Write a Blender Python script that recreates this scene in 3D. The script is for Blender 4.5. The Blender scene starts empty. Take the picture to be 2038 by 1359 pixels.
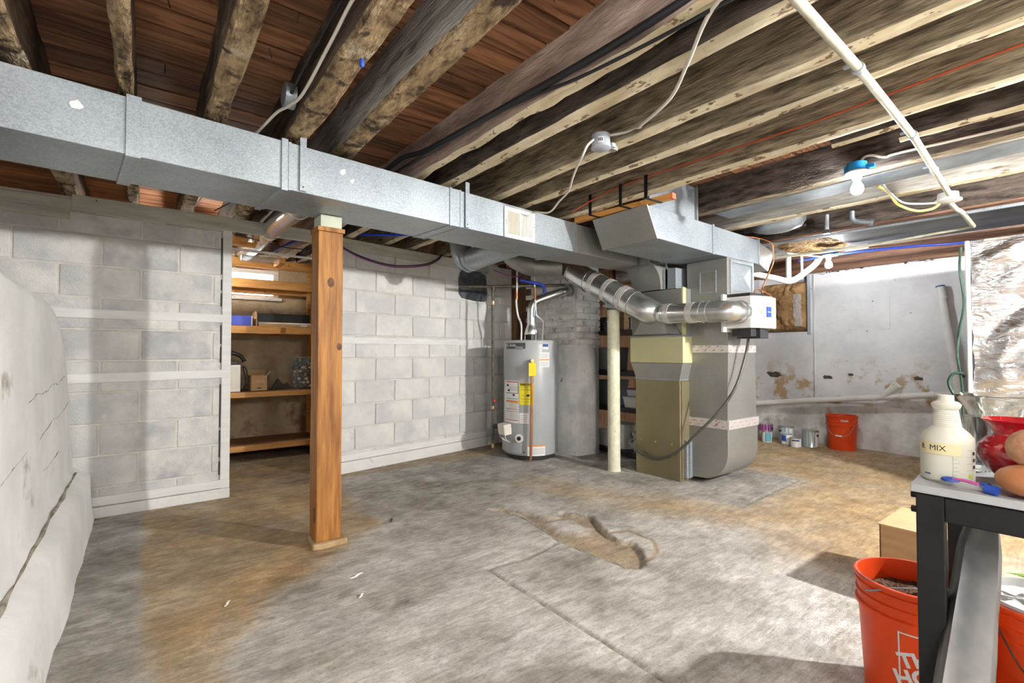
import bpy, bmesh, math, random
import numpy as np
from mathutils import Vector, Matrix, Euler, noise as mnoise
random.seed(7); RNG = np.random.default_rng(7)
sc = bpy.context.scene
COL = sc.collection

# ------------------------------------------------------------------ camera
cam = bpy.data.cameras.new('camera'); cam.sensor_width = 36.0; cam.lens = 962.0 * 36.0 / 2038.0
cam.clip_start = 0.02; cam.clip_end = 60
camo = bpy.data.objects.new('camera', cam); COL.objects.link(camo)
camo.location = (0, 0, 1.08)
camo.rotation_euler = (math.radians(90) + math.atan(21 / 962), 0, math.radians(52.66 - 90))
sc.camera = camo
# ------------------------------------------------------------------ world, exposure
w = bpy.data.worlds.new('world'); sc.world = w; w.use_nodes = True
w.node_tree.nodes['Background'].inputs[0].default_value = (0.9, 0.95, 1, 1)
w.node_tree.nodes['Background'].inputs[1].default_value = 0.3
sc.view_settings.view_transform = 'Standard'; sc.view_settings.look = 'None'
sc.view_settings.gamma = 1; sc.view_settings.use_curve_mapping = False
sc.view_settings.exposure = 1.08
sc.cycles.max_bounces = 7; sc.cycles.diffuse_bounces = 3; sc.cycles.glossy_bounces = 3
sc.cycles.use_light_tree = False; sc.cycles.adaptive_threshold = .06
sc.cycles.transmission_bounces = 7; sc.cycles.transparent_max_bounces = 6
sc.cycles.sample_clamp_indirect = 6.0; sc.cycles.sample_clamp_direct = 0
sc.cycles.caustics_reflective = False; sc.cycles.caustics_refractive = False
BULB = 130.0        # radiance of the bare bulbs in view
FILLBULB = 340.0    # radiance of the unseen globes added behind the photographer as fill

# ------------------------------------------------------------------ materials
MATS = {}
def _n(nt, t, **kw):
    n = nt.nodes.new(t)
    for k, v in kw.items(): setattr(n, k, v)
    return n
def mat(name, c1, c2=None, scale=6, rough=.65, metal=0.0, bump=0.0, bscale=40, stretch=(1, 1, 1), bstretch=None,
        ramp=(.35, .65), c3=None, sscale=12, sth=(.62, .68), rand=0.0, coord='pos', detail=8, spec=.5, c4=None, s4=3, th4=(.55, .62),
        sstretch=(1, 1, 1), coat=0, alpha=None, trans=0, ior=1.45, emit=None, bdist=.004, dist=0.0, z4=None):
    if name in MATS: return MATS[name]
    m = bpy.data.materials.new(name); m.use_nodes = True; nt = m.node_tree; L = nt.links
    b = nt.nodes['Principled BSDF']
    b.inputs['Roughness'].default_value = rough; b.inputs['Metallic'].default_value = metal
    b.inputs['Specular IOR Level'].default_value = spec; b.inputs['IOR'].default_value = ior
    b.inputs['Coat Weight'].default_value = coat; b.inputs['Transmission Weight'].default_value = trans
    if alpha is not None: b.inputs['Alpha'].default_value = alpha
    if emit: b.inputs['Emission Color'].default_value = (*emit[0], 1); b.inputs['Emission Strength'].default_value = emit[1]
    if coord == 'pos': src = _n(nt, 'ShaderNodeNewGeometry').outputs['Position']
    else: src = _n(nt, 'ShaderNodeTexCoord').outputs['Object']
    if rand:
        oi = _n(nt, 'ShaderNodeObjectInfo')
        ml = _n(nt, 'ShaderNodeVectorMath', operation='SCALE'); ml.inputs[0].default_value = (31, 17, 11)
        L.new(oi.outputs['Random'], ml.inputs['Scale'])
        ad = _n(nt, 'ShaderNodeVectorMath', operation='ADD'); L.new(src, ad.inputs[0]); L.new(ml.outputs[0], ad.inputs[1]); src = ad.outputs[0]
    def noise(sca, st, det=detail, dst=0.0):
        det = min(det, 4)
        mp = _n(nt, 'ShaderNodeMapping'); mp.inputs['Scale'].default_value = st; L.new(src, mp.inputs['Vector'])
        no = _n(nt, 'ShaderNodeTexNoise'); no.inputs['Scale'].default_value = sca; no.inputs['Detail'].default_value = det
        no.inputs['Roughness'].default_value = .62; no.inputs['Distortion'].default_value = dst
        L.new(mp.outputs[0], no.inputs['Vector']); return no.outputs['Fac']
    def ramp_(f, a, c_a, bb, c_b):
        r = _n(nt, 'ShaderNodeValToRGB'); e = r.color_ramp.elements
        e[0].position = a; e[0].color = (*c_a, 1); e[1].position = bb; e[1].color = (*c_b, 1); L.new(f, r.inputs[0]); return r.outputs[0]
    col = None
    if c2 is None: b.inputs['Base Color'].default_value = (*c1, 1)
    else: col = ramp_(noise(scale, stretch, dst=dist), ramp[0], c1, ramp[1], c2)
    def over(col, cc, f):
        mx = _n(nt, 'ShaderNodeMix', data_type='RGBA'); L.new(f, mx.inputs[0])
        if col is None: mx.inputs[6].default_value = (*c1, 1)
        else: L.new(col, mx.inputs[6])
        mx.inputs[7].default_value = (*cc, 1); return mx.outputs[2]
    if c4 is not None:
        f4 = ramp_(noise(s4, sstretch), th4[0], (0, 0, 0), th4[1], (1, 1, 1))
        if z4:   # stains only rise to a certain height on the wall
            sp_ = _n(nt, 'ShaderNodeSeparateXYZ'); L.new(src, sp_.inputs[0]); mz = _n(nt, 'ShaderNodeMapRange'); L.new(sp_.outputs['Z'], mz.inputs[0])
            mz.inputs[1].default_value = z4[0]; mz.inputs[2].default_value = z4[1]; mz.inputs[3].default_value = 0; mz.inputs[4].default_value = 1
            mu = _n(nt, 'ShaderNodeMath', operation='MULTIPLY'); L.new(f4, mu.inputs[0]); L.new(mz.outputs[0], mu.inputs[1]); f4 = mu.outputs[0]
        col = over(col, c4, f4)
    if c3 is not None: col = over(col, c3, ramp_(noise(sscale, sstretch), sth[0], (0, 0, 0), sth[1], (1, 1, 1)))
    if rand:
        hs = _n(nt, 'ShaderNodeHueSaturation')
        mr = _n(nt, 'ShaderNodeMapRange'); L.new(oi.outputs['Random'], mr.inputs[0])
        mr.inputs[3].default_value = 1 - rand; mr.inputs[4].default_value = 1 + rand
        L.new(mr.outputs[0], hs.inputs['Value'])
        if col is None: hs.inputs['Color'].default_value = (*c1, 1)
        else: L.new(col, hs.inputs['Color'])
        col = hs.outputs[0]
    if col is not None: L.new(col, b.inputs['Base Color'])
    if bump:
        bp = _n(nt, 'ShaderNodeBump'); bp.inputs['Strength'].default_value = bump; bp.inputs['Distance'].default_value = bdist
        L.new(noise(bscale, bstretch or stretch, 2), bp.inputs['Height']); L.new(bp.outputs[0], b.inputs['Normal'])
    MATS[name] = m; return m

def galv_mat(name, ca, cb, rough=.42, metal=.75, sc_=70):
    m = bpy.data.materials.new(name); m.use_nodes = True; nt = m.node_tree; L = nt.links
    b = nt.nodes['Principled BSDF']; g = _n(nt, 'ShaderNodeNewGeometry')
    v = _n(nt, 'ShaderNodeTexVoronoi'); v.inputs['Scale'].default_value = sc_; L.new(g.outputs['Position'], v.inputs['Vector'])
    sx = _n(nt, 'ShaderNodeSeparateColor'); L.new(v.outputs['Color'], sx.inputs[0])
    no = _n(nt, 'ShaderNodeTexNoise'); no.inputs['Scale'].default_value = 2.5; no.inputs['Detail'].default_value = 6
    L.new(g.outputs['Position'], no.inputs['Vector'])
    mr = _n(nt, 'ShaderNodeMapRange'); L.new(no.outputs['Fac'], mr.inputs[0]); mr.inputs[1].default_value = .3; mr.inputs[2].default_value = .7
    ad = _n(nt, 'ShaderNodeMath', operation='MULTIPLY_ADD'); L.new(sx.outputs[0], ad.inputs[0]); ad.inputs[1].default_value = .45
    m2 = _n(nt, 'ShaderNodeMath', operation='MULTIPLY'); L.new(mr.outputs[0], m2.inputs[0]); m2.inputs[1].default_value = .55
    L.new(m2.outputs[0], ad.inputs[2])
    r = _n(nt, 'ShaderNodeValToRGB'); r.color_ramp.elements[0].color = (*ca, 1); r.color_ramp.elements[1].color = (*cb, 1)
    L.new(ad.outputs[0], r.inputs[0]); L.new(r.outputs[0], b.inputs['Base Color'])
    rr = _n(nt, 'ShaderNodeMapRange'); L.new(sx.outputs[1], rr.inputs[0]); rr.inputs[3].default_value = rough - .06; rr.inputs[4].default_value = rough + .1
    L.new(rr.outputs[0], b.inputs['Roughness']); b.inputs['Metallic'].default_value = metal
    bp = _n(nt, 'ShaderNodeBump'); bp.inputs['Strength'].default_value = .12; bp.inputs['Distance'].default_value = .02
    n2 = _n(nt, 'ShaderNodeTexNoise'); n2.inputs['Scale'].default_value = 5; L.new(g.outputs['Position'], n2.inputs['Vector'])
    L.new(n2.outputs['Fac'], bp.inputs['Height']); L.new(bp.outputs[0], b.inputs['Normal'])
    MATS[name] = m; return m

galv = galv_mat('galvanised_steel', (.20, .23, .255), (.46, .51, .55), metal=.45, sc_=190)
galv_dk = galv_mat('galvanised_steel_dull', (.26, .26, .245), (.38, .38, .36), rough=.42, metal=.6, sc_=240)
galv_sh = mat('bright_duct_steel', (.60, .62, .62), (.72, .74, .74), 5, rough=.27, metal=.92, c3=(.52, .53, .52), sscale=14, sth=(.6, .75))
wood_post = mat('fir_post', (.19, .066, .011), (.47, .21, .048), 5, stretch=(7, 7, .5), bump=.25, bscale=30, bstretch=(6, 6, .5), rough=.55,
                c3=(.20, .075, .02), sscale=4.2, sth=(.66, .74), sstretch=(1, 1, .6))
wood_shelf = mat('pine_shelf', (.50, .23, .06), (.68, .36, .12), 5, stretch=(.8, 6, 6), bump=.15, bscale=30, rough=.6, c3=(.2, .08, .03), sscale=9, sth=(.68, .72))
wood_new = mat('pine_two_by_four', (.55, .25, .06), (.68, .34, .10), 6, stretch=(6, .8, 6), rough=.6, bump=.1)
joist_dark = mat('joist_dark', (.04, .026, .016), (.17, .115, .075), 3.4, stretch=(5, .7, 5), bump=.9, bscale=26, bstretch=(4, .6, 4), rough=.85, bdist=.012,
                 c3=(.32, .22, .13), sscale=4, sth=(.58, .72), sstretch=(3, .7, 3), rand=.2)
joist_grey = mat('joist_grey', (.17, .15, .13), (.52, .49, .45), 3, stretch=(5, .7, 5), bump=.9, bscale=26, bstretch=(4, .5, 4), rough=.85, bdist=.012,
                 c3=(.10, .075, .055), sscale=3.4, sth=(.6, .7), sstretch=(3, .6, 3))
joist_purple = mat('joist_aged', (.22, .155, .125), (.52, .40, .335), 3, stretch=(4, .8, 4), bump=.9, bscale=24, bstretch=(3, .6, 3), rough=.85, bdist=.012,
                 c3=(.12, .10, .085), sscale=3, sth=(.6, .72), sstretch=(2, .6, 2))
joist_brown = mat('joist_brown', (.10, .076, .046), (.42, .345, .235), 8, stretch=(6, .7, 6), bump=.9, bscale=30, bstretch=(5, .5, 5), rough=.85, bdist=.01,
                 c3=(.065, .048, .03), sscale=4.5, sth=(.64, .72), sstretch=(4, .5, 4))
joist_black = mat('joist_black', (.03, .024, .02), (.14, .112, .095), 7, stretch=(4, .8, 4), bump=.7, bscale=40, bstretch=(4, .7, 4), rough=.95, spec=.15, bdist=.008)
joist_white = mat('joist_limewash', (.20, .18, .155), (.50, .475, .43), 4, stretch=(6, .6, 6), bump=.8, bscale=26, bstretch=(5, .5, 5), rough=.85, c3=(.16, .11, .07), sscale=5, sth=(.62, .7), sstretch=(4, .6, 4))
joist_red = mat('joist_reddish', (.13, .062, .04), (.30, .16, .10), 4, stretch=(6, .6, 6), bump=.5, bscale=26, rough=.7)
bot_tan = mat('hewn_underside', (.12, .07, .035), (.50, .36, .20), 9, stretch=(3, 1, 3), bump=1, bscale=30, rough=.85, c3=(.06, .036, .02), sscale=9, sth=(.55, .63), c4=(.58, .48, .34), s4=6, th4=(.58, .68), bdist=.02, ramp=(.34, .62))
bot_cream = mat('cream_painted_underside', (.56, .46, .29), (.78, .69, .50), 5, stretch=(2, 1, 2), bump=.6, bscale=40, rough=.75, c3=(.20, .13, .075), sscale=20, sth=(.59, .63), sstretch=(1.5, .6, 1.5))
plank_m = mat('subfloor_plank', (.13, .05, .022), (.44, .20, .095), 2.6, stretch=(.55, 7, 7), bump=.35, bscale=14, bstretch=(.5, 9, 9), rough=.7, rand=.35, c3=(.05, .022, .012), sscale=5, sth=(.68, .72), sstretch=(.7, 2, 2), dist=1.5)
block_m = mat('painted_block', (.60, .61, .61), (.86, .85, .815), 3.2, bump=.7, bscale=110, rough=.8, rand=.05, c3=(.50, .515, .54), sscale=3.5, sth=(.50, .68), bdist=.008, c4=(.80, .78, .72), s4=9, th4=(.62, .7))
mortar_m = mat('painted_mortar', (.66, .64, .59), (.84, .82, .77), 8, bump=.8, bscale=60, rough=.85, c3=(.14, .13, .12), sscale=22, sth=(.70, .73))
white_wood = mat('white_painted_board', (.78, .785, .78), (.88, .88, .86), 4, stretch=(.6, 6, 6), bump=.25, bscale=30, rough=.6, c3=(.34, .33, .31), sscale=18, sth=(.70, .74))
grey_wood = mat('grey_painted_board', (.46, .46, .40), (.64, .63, .56), 4, stretch=(.6, 6, 6), bump=.3, bscale=30, rough=.7, c3=(.12, .10, .08), sscale=18, sth=(.71, .74))
bench_m = mat('painted_concrete', (.76, .765, .75), (.90, .90, .875), 2.6, bump=.8, bscale=14, rough=.8, c3=(.40, .37, .31), sscale=3.2, sth=(.64, .74), bdist=.01)
wallr_m = mat('limewashed_wall', (.62, .62, .64), (.82, .82, .835), 1.6, bump=.8, bscale=9, rough=.8, c3=(.07, .055, .05), sscale=15, sth=(.71, .73), c4=(.46, .33, .19), s4=4.5, th4=(.53, .62), z4=(1.05, .72), bdist=.012)
foot_m = mat('stained_footing', (.42, .41, .39), (.78, .77, .75), 3, bump=1, bscale=7, rough=.85, c3=(.10, .08, .065), sscale=13, sth=(.72, .75), c4=(.44, .35, .24), s4=4, th4=(.58, .68), bdist=.02)
stor_m = mat('bare_plaster', (.40, .29, .17), (.66, .55, .39), 2.2, bump=.8, bscale=10, rough=.85, c3=(.07, .05, .04), sscale=6, sth=(.66, .72), c4=(.27, .15, .09), s4=2.2, th4=(.52, .62))
hid_m = mat('whitewashed_wall', (.62, .62, .60), (.72, .72, .70), 3, rough=.85)
chim_m = mat('parged_chimney', (.64, .645, .65), (.92, .915, .90), 3.2, bump=.9, bscale=14, rough=.8, c3=(.18, .165, .15), sscale=7, sth=(.68, .74), bdist=.012)
brick_m = mat('painted_brick', (.58, .57, .55), (.86, .84, .79), 5, bump=.8, bscale=30, rough=.85, rand=.12, c3=(.22, .17, .12), sscale=9, sth=(.62, .7))
red = mat('orange_plastic', (.78, .075, .012), rough=.35, c2=(.70, .06, .01), scale=3, spec=.4)
black_metal = mat('black_powder_coat', (.008, .008, .009), (.013, .013, .014), 8, spec=.3, rough=.5, bump=.1, bscale=90, c3=(.3, .3, .3), sscale=60, sth=(.79, .80))
black_pl = mat('black_plastic', (.02, .02, .022), (.035, .035, .038), 12, rough=.4)
white_pl = mat('white_plastic', (.78, .77, .74), (.84, .83, .80), 8, rough=.4)
cream_pl = mat('almond_plastic', (.70, .67, .58), (.78, .75, .66), 8, rough=.4)
white_paper = mat('white_label', (.78, .78, .76), rough=.6)
black_ink = mat('black_ink', (.02, .02, .02), rough=.6)
grey_ink = mat('grey_ink', (.25, .25, .26), rough=.6)
red_ink = mat('red_ink', (.5, .05, .03), rough=.6)
orange_ink = mat('orange_ink', (.8, .28, .05), rough=.6)
mag_ink = mat('magenta_ink', (.5, .05, .14), rough=.6)
blue_ink = mat('blue_ink', (.02, .07, .38), rough=.5)
yellow_m = mat('yellow_card', (.86, .72, .02), rough=.5)
heater_m = mat('grey_enamel', (.36, .375, .385), (.40, .415, .425), 4, rough=.32, coat=.15)
copper = mat('copper', (.52, .22, .10), (.36, .14, .06), 7, rough=.35, metal=.85, stretch=(1, 1, .4))
iron = mat('black_iron', (.06, .055, .045), (.14, .12, .09), 20, rough=.5, metal=.6)
brass = mat('brass', (.55, .42, .2), rough=.35, metal=.9)
gold_m = mat('furnace_tan_enamel', (.25, .215, .125), (.29, .25, .15), 3, rough=.34, metal=.5)
cream_m = mat('furnace_cream_enamel', (.52, .50, .29), (.56, .535, .32), 3, rough=.4)
tape_m = mat('foil_tape', (.66, .64, .62), (.78, .76, .74), 30, rough=.35, metal=.45, c3=(.45, .16, .2), sscale=24, sth=(.64, .66), sstretch=(1, 1, 2.5))
pipe_cream = mat('cream_painted_steel', (.60, .60, .44), (.74, .73, .58), 16, bump=.8, bscale=45, rough=.6, c3=(.32, .30, .18), sscale=22, sth=(.64, .70))
conduit_m = mat('painted_conduit', (.42, .40, .28), (.58, .56, .45), 14, rough=.5, c3=(.34, .32, .26), sscale=30, sth=(.66, .72))
pvc = mat('white_pvc', (.72, .71, .68), (.80, .79, .76), 10, rough=.45, c3=(.5, .46, .38), sscale=20, sth=(.68, .74))
cable_black = mat('black_cable', (.018, .018, .022), rough=.45)
cable_white = mat('white_cable', (.72, .68, .60), rough=.5)
cable_blue = mat('blue_tube', (.02, .055, .5), rough=.35)
cable_purple = mat('purple_cable', (.22, .03, .22), rough=.45)
cable_red = mat('orange_red_wire', (.55, .09, .025), rough=.5)
yellow_cable = mat('yellow_cable', (.75, .55, .12), rough=.5)
blue_box_m = mat('blue_box_plastic', (.008, .20, .50), (.01, .22, .52), 6, rough=.4)
grey_box_m = mat('grey_box_plastic', (.40, .44, .49), rough=.4)
card = mat('cardboard', (.42, .27, .13), (.50, .33, .17), 6, stretch=(1, 1, 6), rough=.8)
card_lt = mat('pale_cardboard', (.50, .36, .19), (.58, .42, .24), 6, rough=.8)
paper_bag = mat('brown_paper', (.30, .17, .07), (.48, .29, .13), 5, rough=.75, bump=1.0, bscale=13, bdist=.04)
foil_clear = mat('clear_film', (.75, .74, .74), rough=.2, alpha=.5, bump=1, bscale=20)
glass_m = mat('clear_glass', (.95, .98, .97), rough=.03, trans=1.0, ior=1.45)
window_glow = mat('daylit_pane', (.8, .85, .9), rough=.2, emit=((.85, .93, 1.0), 2.2))
red_glass = mat('ruby_glass', (.50, .008, .02), rough=.06, trans=.35, ior=1.5, coat=.6)
terra = mat('terracotta', (.40, .155, .06), (.50, .215, .09), 6, rough=.6)
terra_rough = mat('rough_terracotta', (.36, .17, .09), (.52, .30, .18), 40, rough=.85, bump=.8, bscale=70, c3=(.6, .52, .45), sscale=60, sth=(.68, .7))
milky = mat('milky_plastic', (.82, .81, .70), rough=.38, trans=.25)
tabletop_m = mat('grey_laminate', (.36, .37, .385), (.43, .44, .455), 10, rough=.35)
soil = mat('potting_soil', (.035, .018, .010), (.16, .085, .045), 60, rough=.95, bump=1.0, bscale=60, bdist=.02)
leaf_m = mat('seedling_green', (.25, .48, .08), (.40, .62, .15), 8, rough=.5)
liner = mat('grey_liner', (.55, .55, .57), (.68, .68, .70), 8, rough=.4, bump=.4, bscale=20)
insul_rust = mat('fibre_insulation', (.07, .035, .012), (.26, .15, .05), 30, rough=.95, bump=1, bscale=50, bdist=.02)
fabric_green = mat('dark_green_strap', (.03, .07, .05), rough=.6)
purple_lid = mat('purple_paint', (.22, .015, .20), rough=.3)
can_metal = mat('tinned_can', (.55, .57, .58), rough=.28, metal=.8)
pale_blue = mat('pale_blue_label', (.42, .54, .60), rough=.45)
navy = mat('navy_label', (.03, .08, .26), rough=.45)
teal = mat('teal_label', (.10, .30, .36), rough=.45)
orange_paint = mat('orange_end_paint', (.75, .15, .07), rough=.6)
silver_ball = mat('silver_ball', (.62, .56, .50), rough=.16, metal=1)
dark_ball = mat('dark_ball', (.03, .04, .035), rough=.15, metal=.3, coat=.6)
green_ball = mat('green_ball', (.03, .14, .05), rough=.2, coat=.5)
plastic_clear = mat('clear_plastic', (.85, .87, .88), rough=.12, alpha=.12)
def mylar_mat():
    m = bpy.data.materials.new('silver_mylar'); m.use_nodes = True; nt = m.node_tree; L = nt.links
    b = nt.nodes['Principled BSDF']; b.inputs['Base Color'].default_value = (.88, .89, .91, 1); b.inputs['Metallic'].default_value = 1
    b.inputs['Roughness'].default_value = .2
    g = _n(nt, 'ShaderNodeNewGeometry'); mp = _n(nt, 'ShaderNodeMapping'); mp.inputs['Scale'].default_value = (1, 1, 2.6); mp.inputs['Rotation'].default_value = (.35, 0, 0)
    L.new(g.outputs['Position'], mp.inputs[0]); n1 = _n(nt, 'ShaderNodeTexNoise'); n1.inputs['Scale'].default_value = 9; n1.inputs['Detail'].default_value = 5
    n1.inputs['Distortion'].default_value = 1.2; L.new(mp.outputs[0], n1.inputs['Vector'])
    bp = _n(nt, 'ShaderNodeBump'); bp.inputs['Strength'].default_value = .55; bp.inputs['Distance'].default_value = .03
    L.new(n1.outputs['Fac'], bp.inputs['Height']); L.new(bp.outputs[0], b.inputs['Normal']); MATS['silver_mylar'] = m; return m
mylar = mylar_mat()
def emat(name, col, s):
    m = bpy.data.materials.new(name); m.use_nodes = True; nt = m.node_tree; b = nt.nodes['Principled BSDF']
    b.inputs['Base Color'].default_value = (.9, .9, .9, 1); b.inputs['Emission Color'].default_value = (*col, 1); b.inputs['Emission Strength'].default_value = s
    MATS[name] = m; return m
bulb_on = emat('lit_bulb', (.93, .97, 1.0), BULB)
globe_fill = emat('fill_globe', (1.0, .97, .93), FILLBULB)
globe_key = emat('lit_globe_bright', (1.0, .985, .96), 2700.0)
globe_stor = emat('lit_globe_warm', (1.0, .93, .82), 300.0)

# ------------------------------------------------------------------ mesh building
class MB:
    def __init__(s): s.v = []; s.f = []; s.mi = []
    def add(s, vs, fs, mi=0):
        o = len(s.v); s.v += [tuple(p) for p in vs]
        for f in fs: s.f.append([i + o for i in f]); s.mi.append(mi)
        return s
    def box(s, x0, x1, y0, y1, z0, z1, mi=0):
        vs = [(x0, y0, z0), (x1, y0, z0), (x1, y1, z0), (x0, y1, z0), (x0, y0, z1), (x1, y0, z1), (x1, y1, z1), (x0, y1, z1)]
        return s.add(vs, [(0, 3, 2, 1), (4, 5, 6, 7), (0, 1, 5, 4), (1, 2, 6, 5), (2, 3, 7, 6), (3, 0, 4, 7)], mi)
    def hexa(s, vs, mi=0):
        return s.add(vs, [(0, 3, 2, 1), (4, 5, 6, 7), (0, 1, 5, 4), (1, 2, 6, 5), (2, 3, 7, 6), (3, 0, 4, 7)], mi)
    def obox(s, c, size, rot=(0, 0, 0), mi=0):
        R = Euler(rot).to_matrix(); a, b, d = [q / 2 for q in size]
        pts = [(-a, -b, -d), (a, -b, -d), (a, b, -d), (-a, b, -d), (-a, -b, d), (a, -b, d), (a, b, d), (-a, b, d)]
        return s.hexa([tuple(R @ Vector(p) + Vector(c)) for p in pts], mi)
    def bar(s, a, b, wdt, hgt, up=(0, 0, 1), mi=0):
        a = Vector(a); b = Vector(b); d = (b - a).normalized(); sd = d.cross(Vector(up)).normalized(); u = sd.cross(d)
        p = []
        for q in (a, b):
            for i, j in ((-1, -1), (1, -1), (1, 1), (-1, 1)): p.append(tuple(q + sd * i * wdt / 2 + u * j * hgt / 2))
        return s.add(p, [(0, 1, 2, 3), (7, 6, 5, 4), (0, 4, 5, 1), (1, 5, 6, 2), (2, 6, 7, 3), (3, 7, 4, 0)], mi)
    def tube(s, pts, r, n=10, caps=True, mi=0):
        P = [Vector(p) for p in pts]; rs = r if isinstance(r, (list, tuple)) else [r] * len(P)
        T = []
        for i in range(len(P)):
            a = P[max(i - 1, 0)]; b = P[min(i + 1, len(P) - 1)]; T.append((b - a).normalized())
        ref = Vector((0, 0, 1)) if abs(T[0].z) < .9 else Vector((1, 0, 0))
        nrm = T[0].cross(ref).normalized(); vs = []
        for i in range(len(P)):
            nrm = (nrm - T[i] * nrm.dot(T[i])).normalized(); bi = T[i].cross(nrm)
            for k in range(n):
                a = 2 * math.pi * k / n; vs.append(tuple(P[i] + (nrm * math.cos(a) + bi * math.sin(a)) * rs[i]))
        fs = []
        for i in range(len(P) - 1):
            for k in range(n):
                k2 = (k + 1) % n; fs.append((i * n + k, i * n + k2, (i + 1) * n + k2, (i + 1) * n + k))
        if caps: fs += [tuple(range(n))[::-1], tuple(range((len(P) - 1) * n, len(P) * n))]
        return s.add(vs, fs, mi)
    def lathe(s, c, prof, n=24, mi=0, axis='z', a0=0.0, a1=2 * math.pi):
        full = abs(a1 - a0 - 2 * math.pi) < 1e-6; m = n if full else n + 1; vs = []
        for (r, h) in prof:
            for k in range(m):
                a = a0 + (a1 - a0) * k / n; x, y = r * math.cos(a), r * math.sin(a)
                p = {'z': (x, y, h), 'x': (h, x, y), 'y': (y, h, x)}[axis]
                vs.append((c[0] + p[0], c[1] + p[1], c[2] + p[2]))
        fs = []
        for i in range(len(prof) - 1):
            for k in range(n):
                k2 = (k + 1) % m; fs.append((i * m + k, i * m + k2, (i + 1) * m + k2, (i + 1) * m + k))
        if full:
            if prof[0][0] > 1e-6: fs.append(tuple(range(n))[::-1])
            if prof[-1][0] > 1e-6 and prof[-1] != prof[0]: fs.append(tuple(range((len(prof) - 1) * m, (len(prof) - 1) * m + n)))
        return s.add(vs, fs, mi)
    def prism(s, poly, axis, a, b, mi=0):
        def P(p, t): return {'x': (t, p[0], p[1]), 'y': (p[0], t, p[1]), 'z': (p[0], p[1], t)}[axis]
        n = len(poly); vs = [P(p, a) for p in poly] + [P(p, b) for p in poly]
        fs = [tuple(range(n))[::-1], tuple(range(n, 2 * n))] + [(i, (i + 1) % n, n + (i + 1) % n, n + i) for i in range(n)]
        return s.add(vs, fs, mi)
    def sphere(s, c, r, sx=1, sy=1, sz=1, n=16, mi=0):
        return s.lathe_scaled(c, [(r * math.sin(math.pi * i / (n // 2)), -r * math.cos(math.pi * i / (n // 2))) for i in range(n // 2 + 1)], n, sx, sy, sz, mi)
    def lathe_scaled(s, c, prof, n, sx, sy, sz, mi=0):
        o = len(s.v); s.lathe((0, 0, 0), [(max(r, 1e-4), h) for r, h in prof], n, mi)
        for i in range(o, len(s.v)):
            x, y, z = s.v[i]; s.v[i] = (c[0] + x * sx, c[1] + y * sy, c[2] + z * sz)
        return s
    def grid(s, fn, nu, nv, mi=0):
        vs = [fn(i / nu, j / nv) for j in range(nv + 1) for i in range(nu + 1)]
        fs = [(j * (nu + 1) + i, j * (nu + 1) + i + 1, (j + 1) * (nu + 1) + i + 1, (j + 1) * (nu + 1) + i) for j in range(nv) for i in range(nu)]
        return s.add(vs, fs, mi)
    def mesh(s, name, smooth=None):
        me = bpy.data.meshes.new(name); me.from_pydata(s.v, [], s.f); me.polygons.foreach_set('material_index', s.mi)
        bm = bmesh.new(); bm.from_mesh(me); bmesh.ops.recalc_face_normals(bm, faces=bm.faces); bm.to_mesh(me); bm.free()
        if smooth: me.shade_smooth(); me.set_sharp_from_angle(angle=math.radians(smooth))
        me.update(); return me

def bend(pts, r, k=5):
    P = [Vector(p) for p in pts]; out = [P[0]]
    for i in range(1, len(P) - 1):
        a = P[i - 1] - P[i]; b = P[i + 1] - P[i]; d = min(r, a.length * .49, b.length * .49)
        s0 = P[i] + a.normalized() * d; s1 = P[i] + b.normalized() * d
        for j in range(k + 1):
            t = j / k; out.append(s0 * (1 - t) ** 2 + P[i] * 2 * t * (1 - t) + s1 * t ** 2)
    out.append(P[-1]); return [tuple(p) for p in out]
def smooth_path(pts, k=6):
    P = [Vector(p) for p in pts]; out = []
    for i in range(len(P) - 1):
        p0 = P[max(i - 1, 0)]; p1 = P[i]; p2 = P[i + 1]; p3 = P[min(i + 2, len(P) - 1)]
        for j in range(k):
            t = j / k
            out.append(.5 * ((2 * p1) + (p2 - p0) * t + (2 * p0 - 5 * p1 + 4 * p2 - p3) * t * t + (3 * p1 - p0 - 3 * p2 + p3) * t ** 3))
    out.append(P[-1]); return [tuple(p) for p in out]
def tag(o, label=None, cat=None, group=None, kind=None):
    if label: o['label'] = label
    if cat: o['category'] = cat
    if group: o['group'] = group
    if kind: o['kind'] = kind
    return o
def setm(me, m):
    for q in (m if isinstance(m, (list, tuple)) else [m]): me.materials.append(q)
WLOC = {}
def obj(name, mb, m, label=None, cat=None, group=None, kind=None, smooth=None, bevel=None, parent=None):
    me = mb if isinstance(mb, bpy.types.Mesh) else mb.mesh(name, smooth)
    if not me.materials: setm(me, m)
    o = bpy.data.objects.new(name, me); COL.objects.link(o)
    if parent is not None:
        o.parent = parent; o.location = -Vector(WLOC.get(parent.name, (0, 0, 0)))
    if bevel:
        b = o.modifiers.new('bevel', 'BEVEL'); b.width = bevel; b.segments = 2; b.limit_method = 'ANGLE'; b.angle_limit = math.radians(40)
    return tag(o, label, cat, group, kind)
def part(name, mb, m, parent, label=None, smooth=None, bevel=None, kind=None):
    return obj(name, mb, m, label, None, None, kind, smooth, bevel, parent)
def thing(name, label, cat, loc=(0, 0, 0), group=None):
    o = bpy.data.objects.new(name, None); COL.objects.link(o); o.location = loc; o.empty_display_size = .1
    WLOC[o.name] = tuple(loc); return tag(o, label, cat, group)
FONT_CACHE = {}
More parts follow.
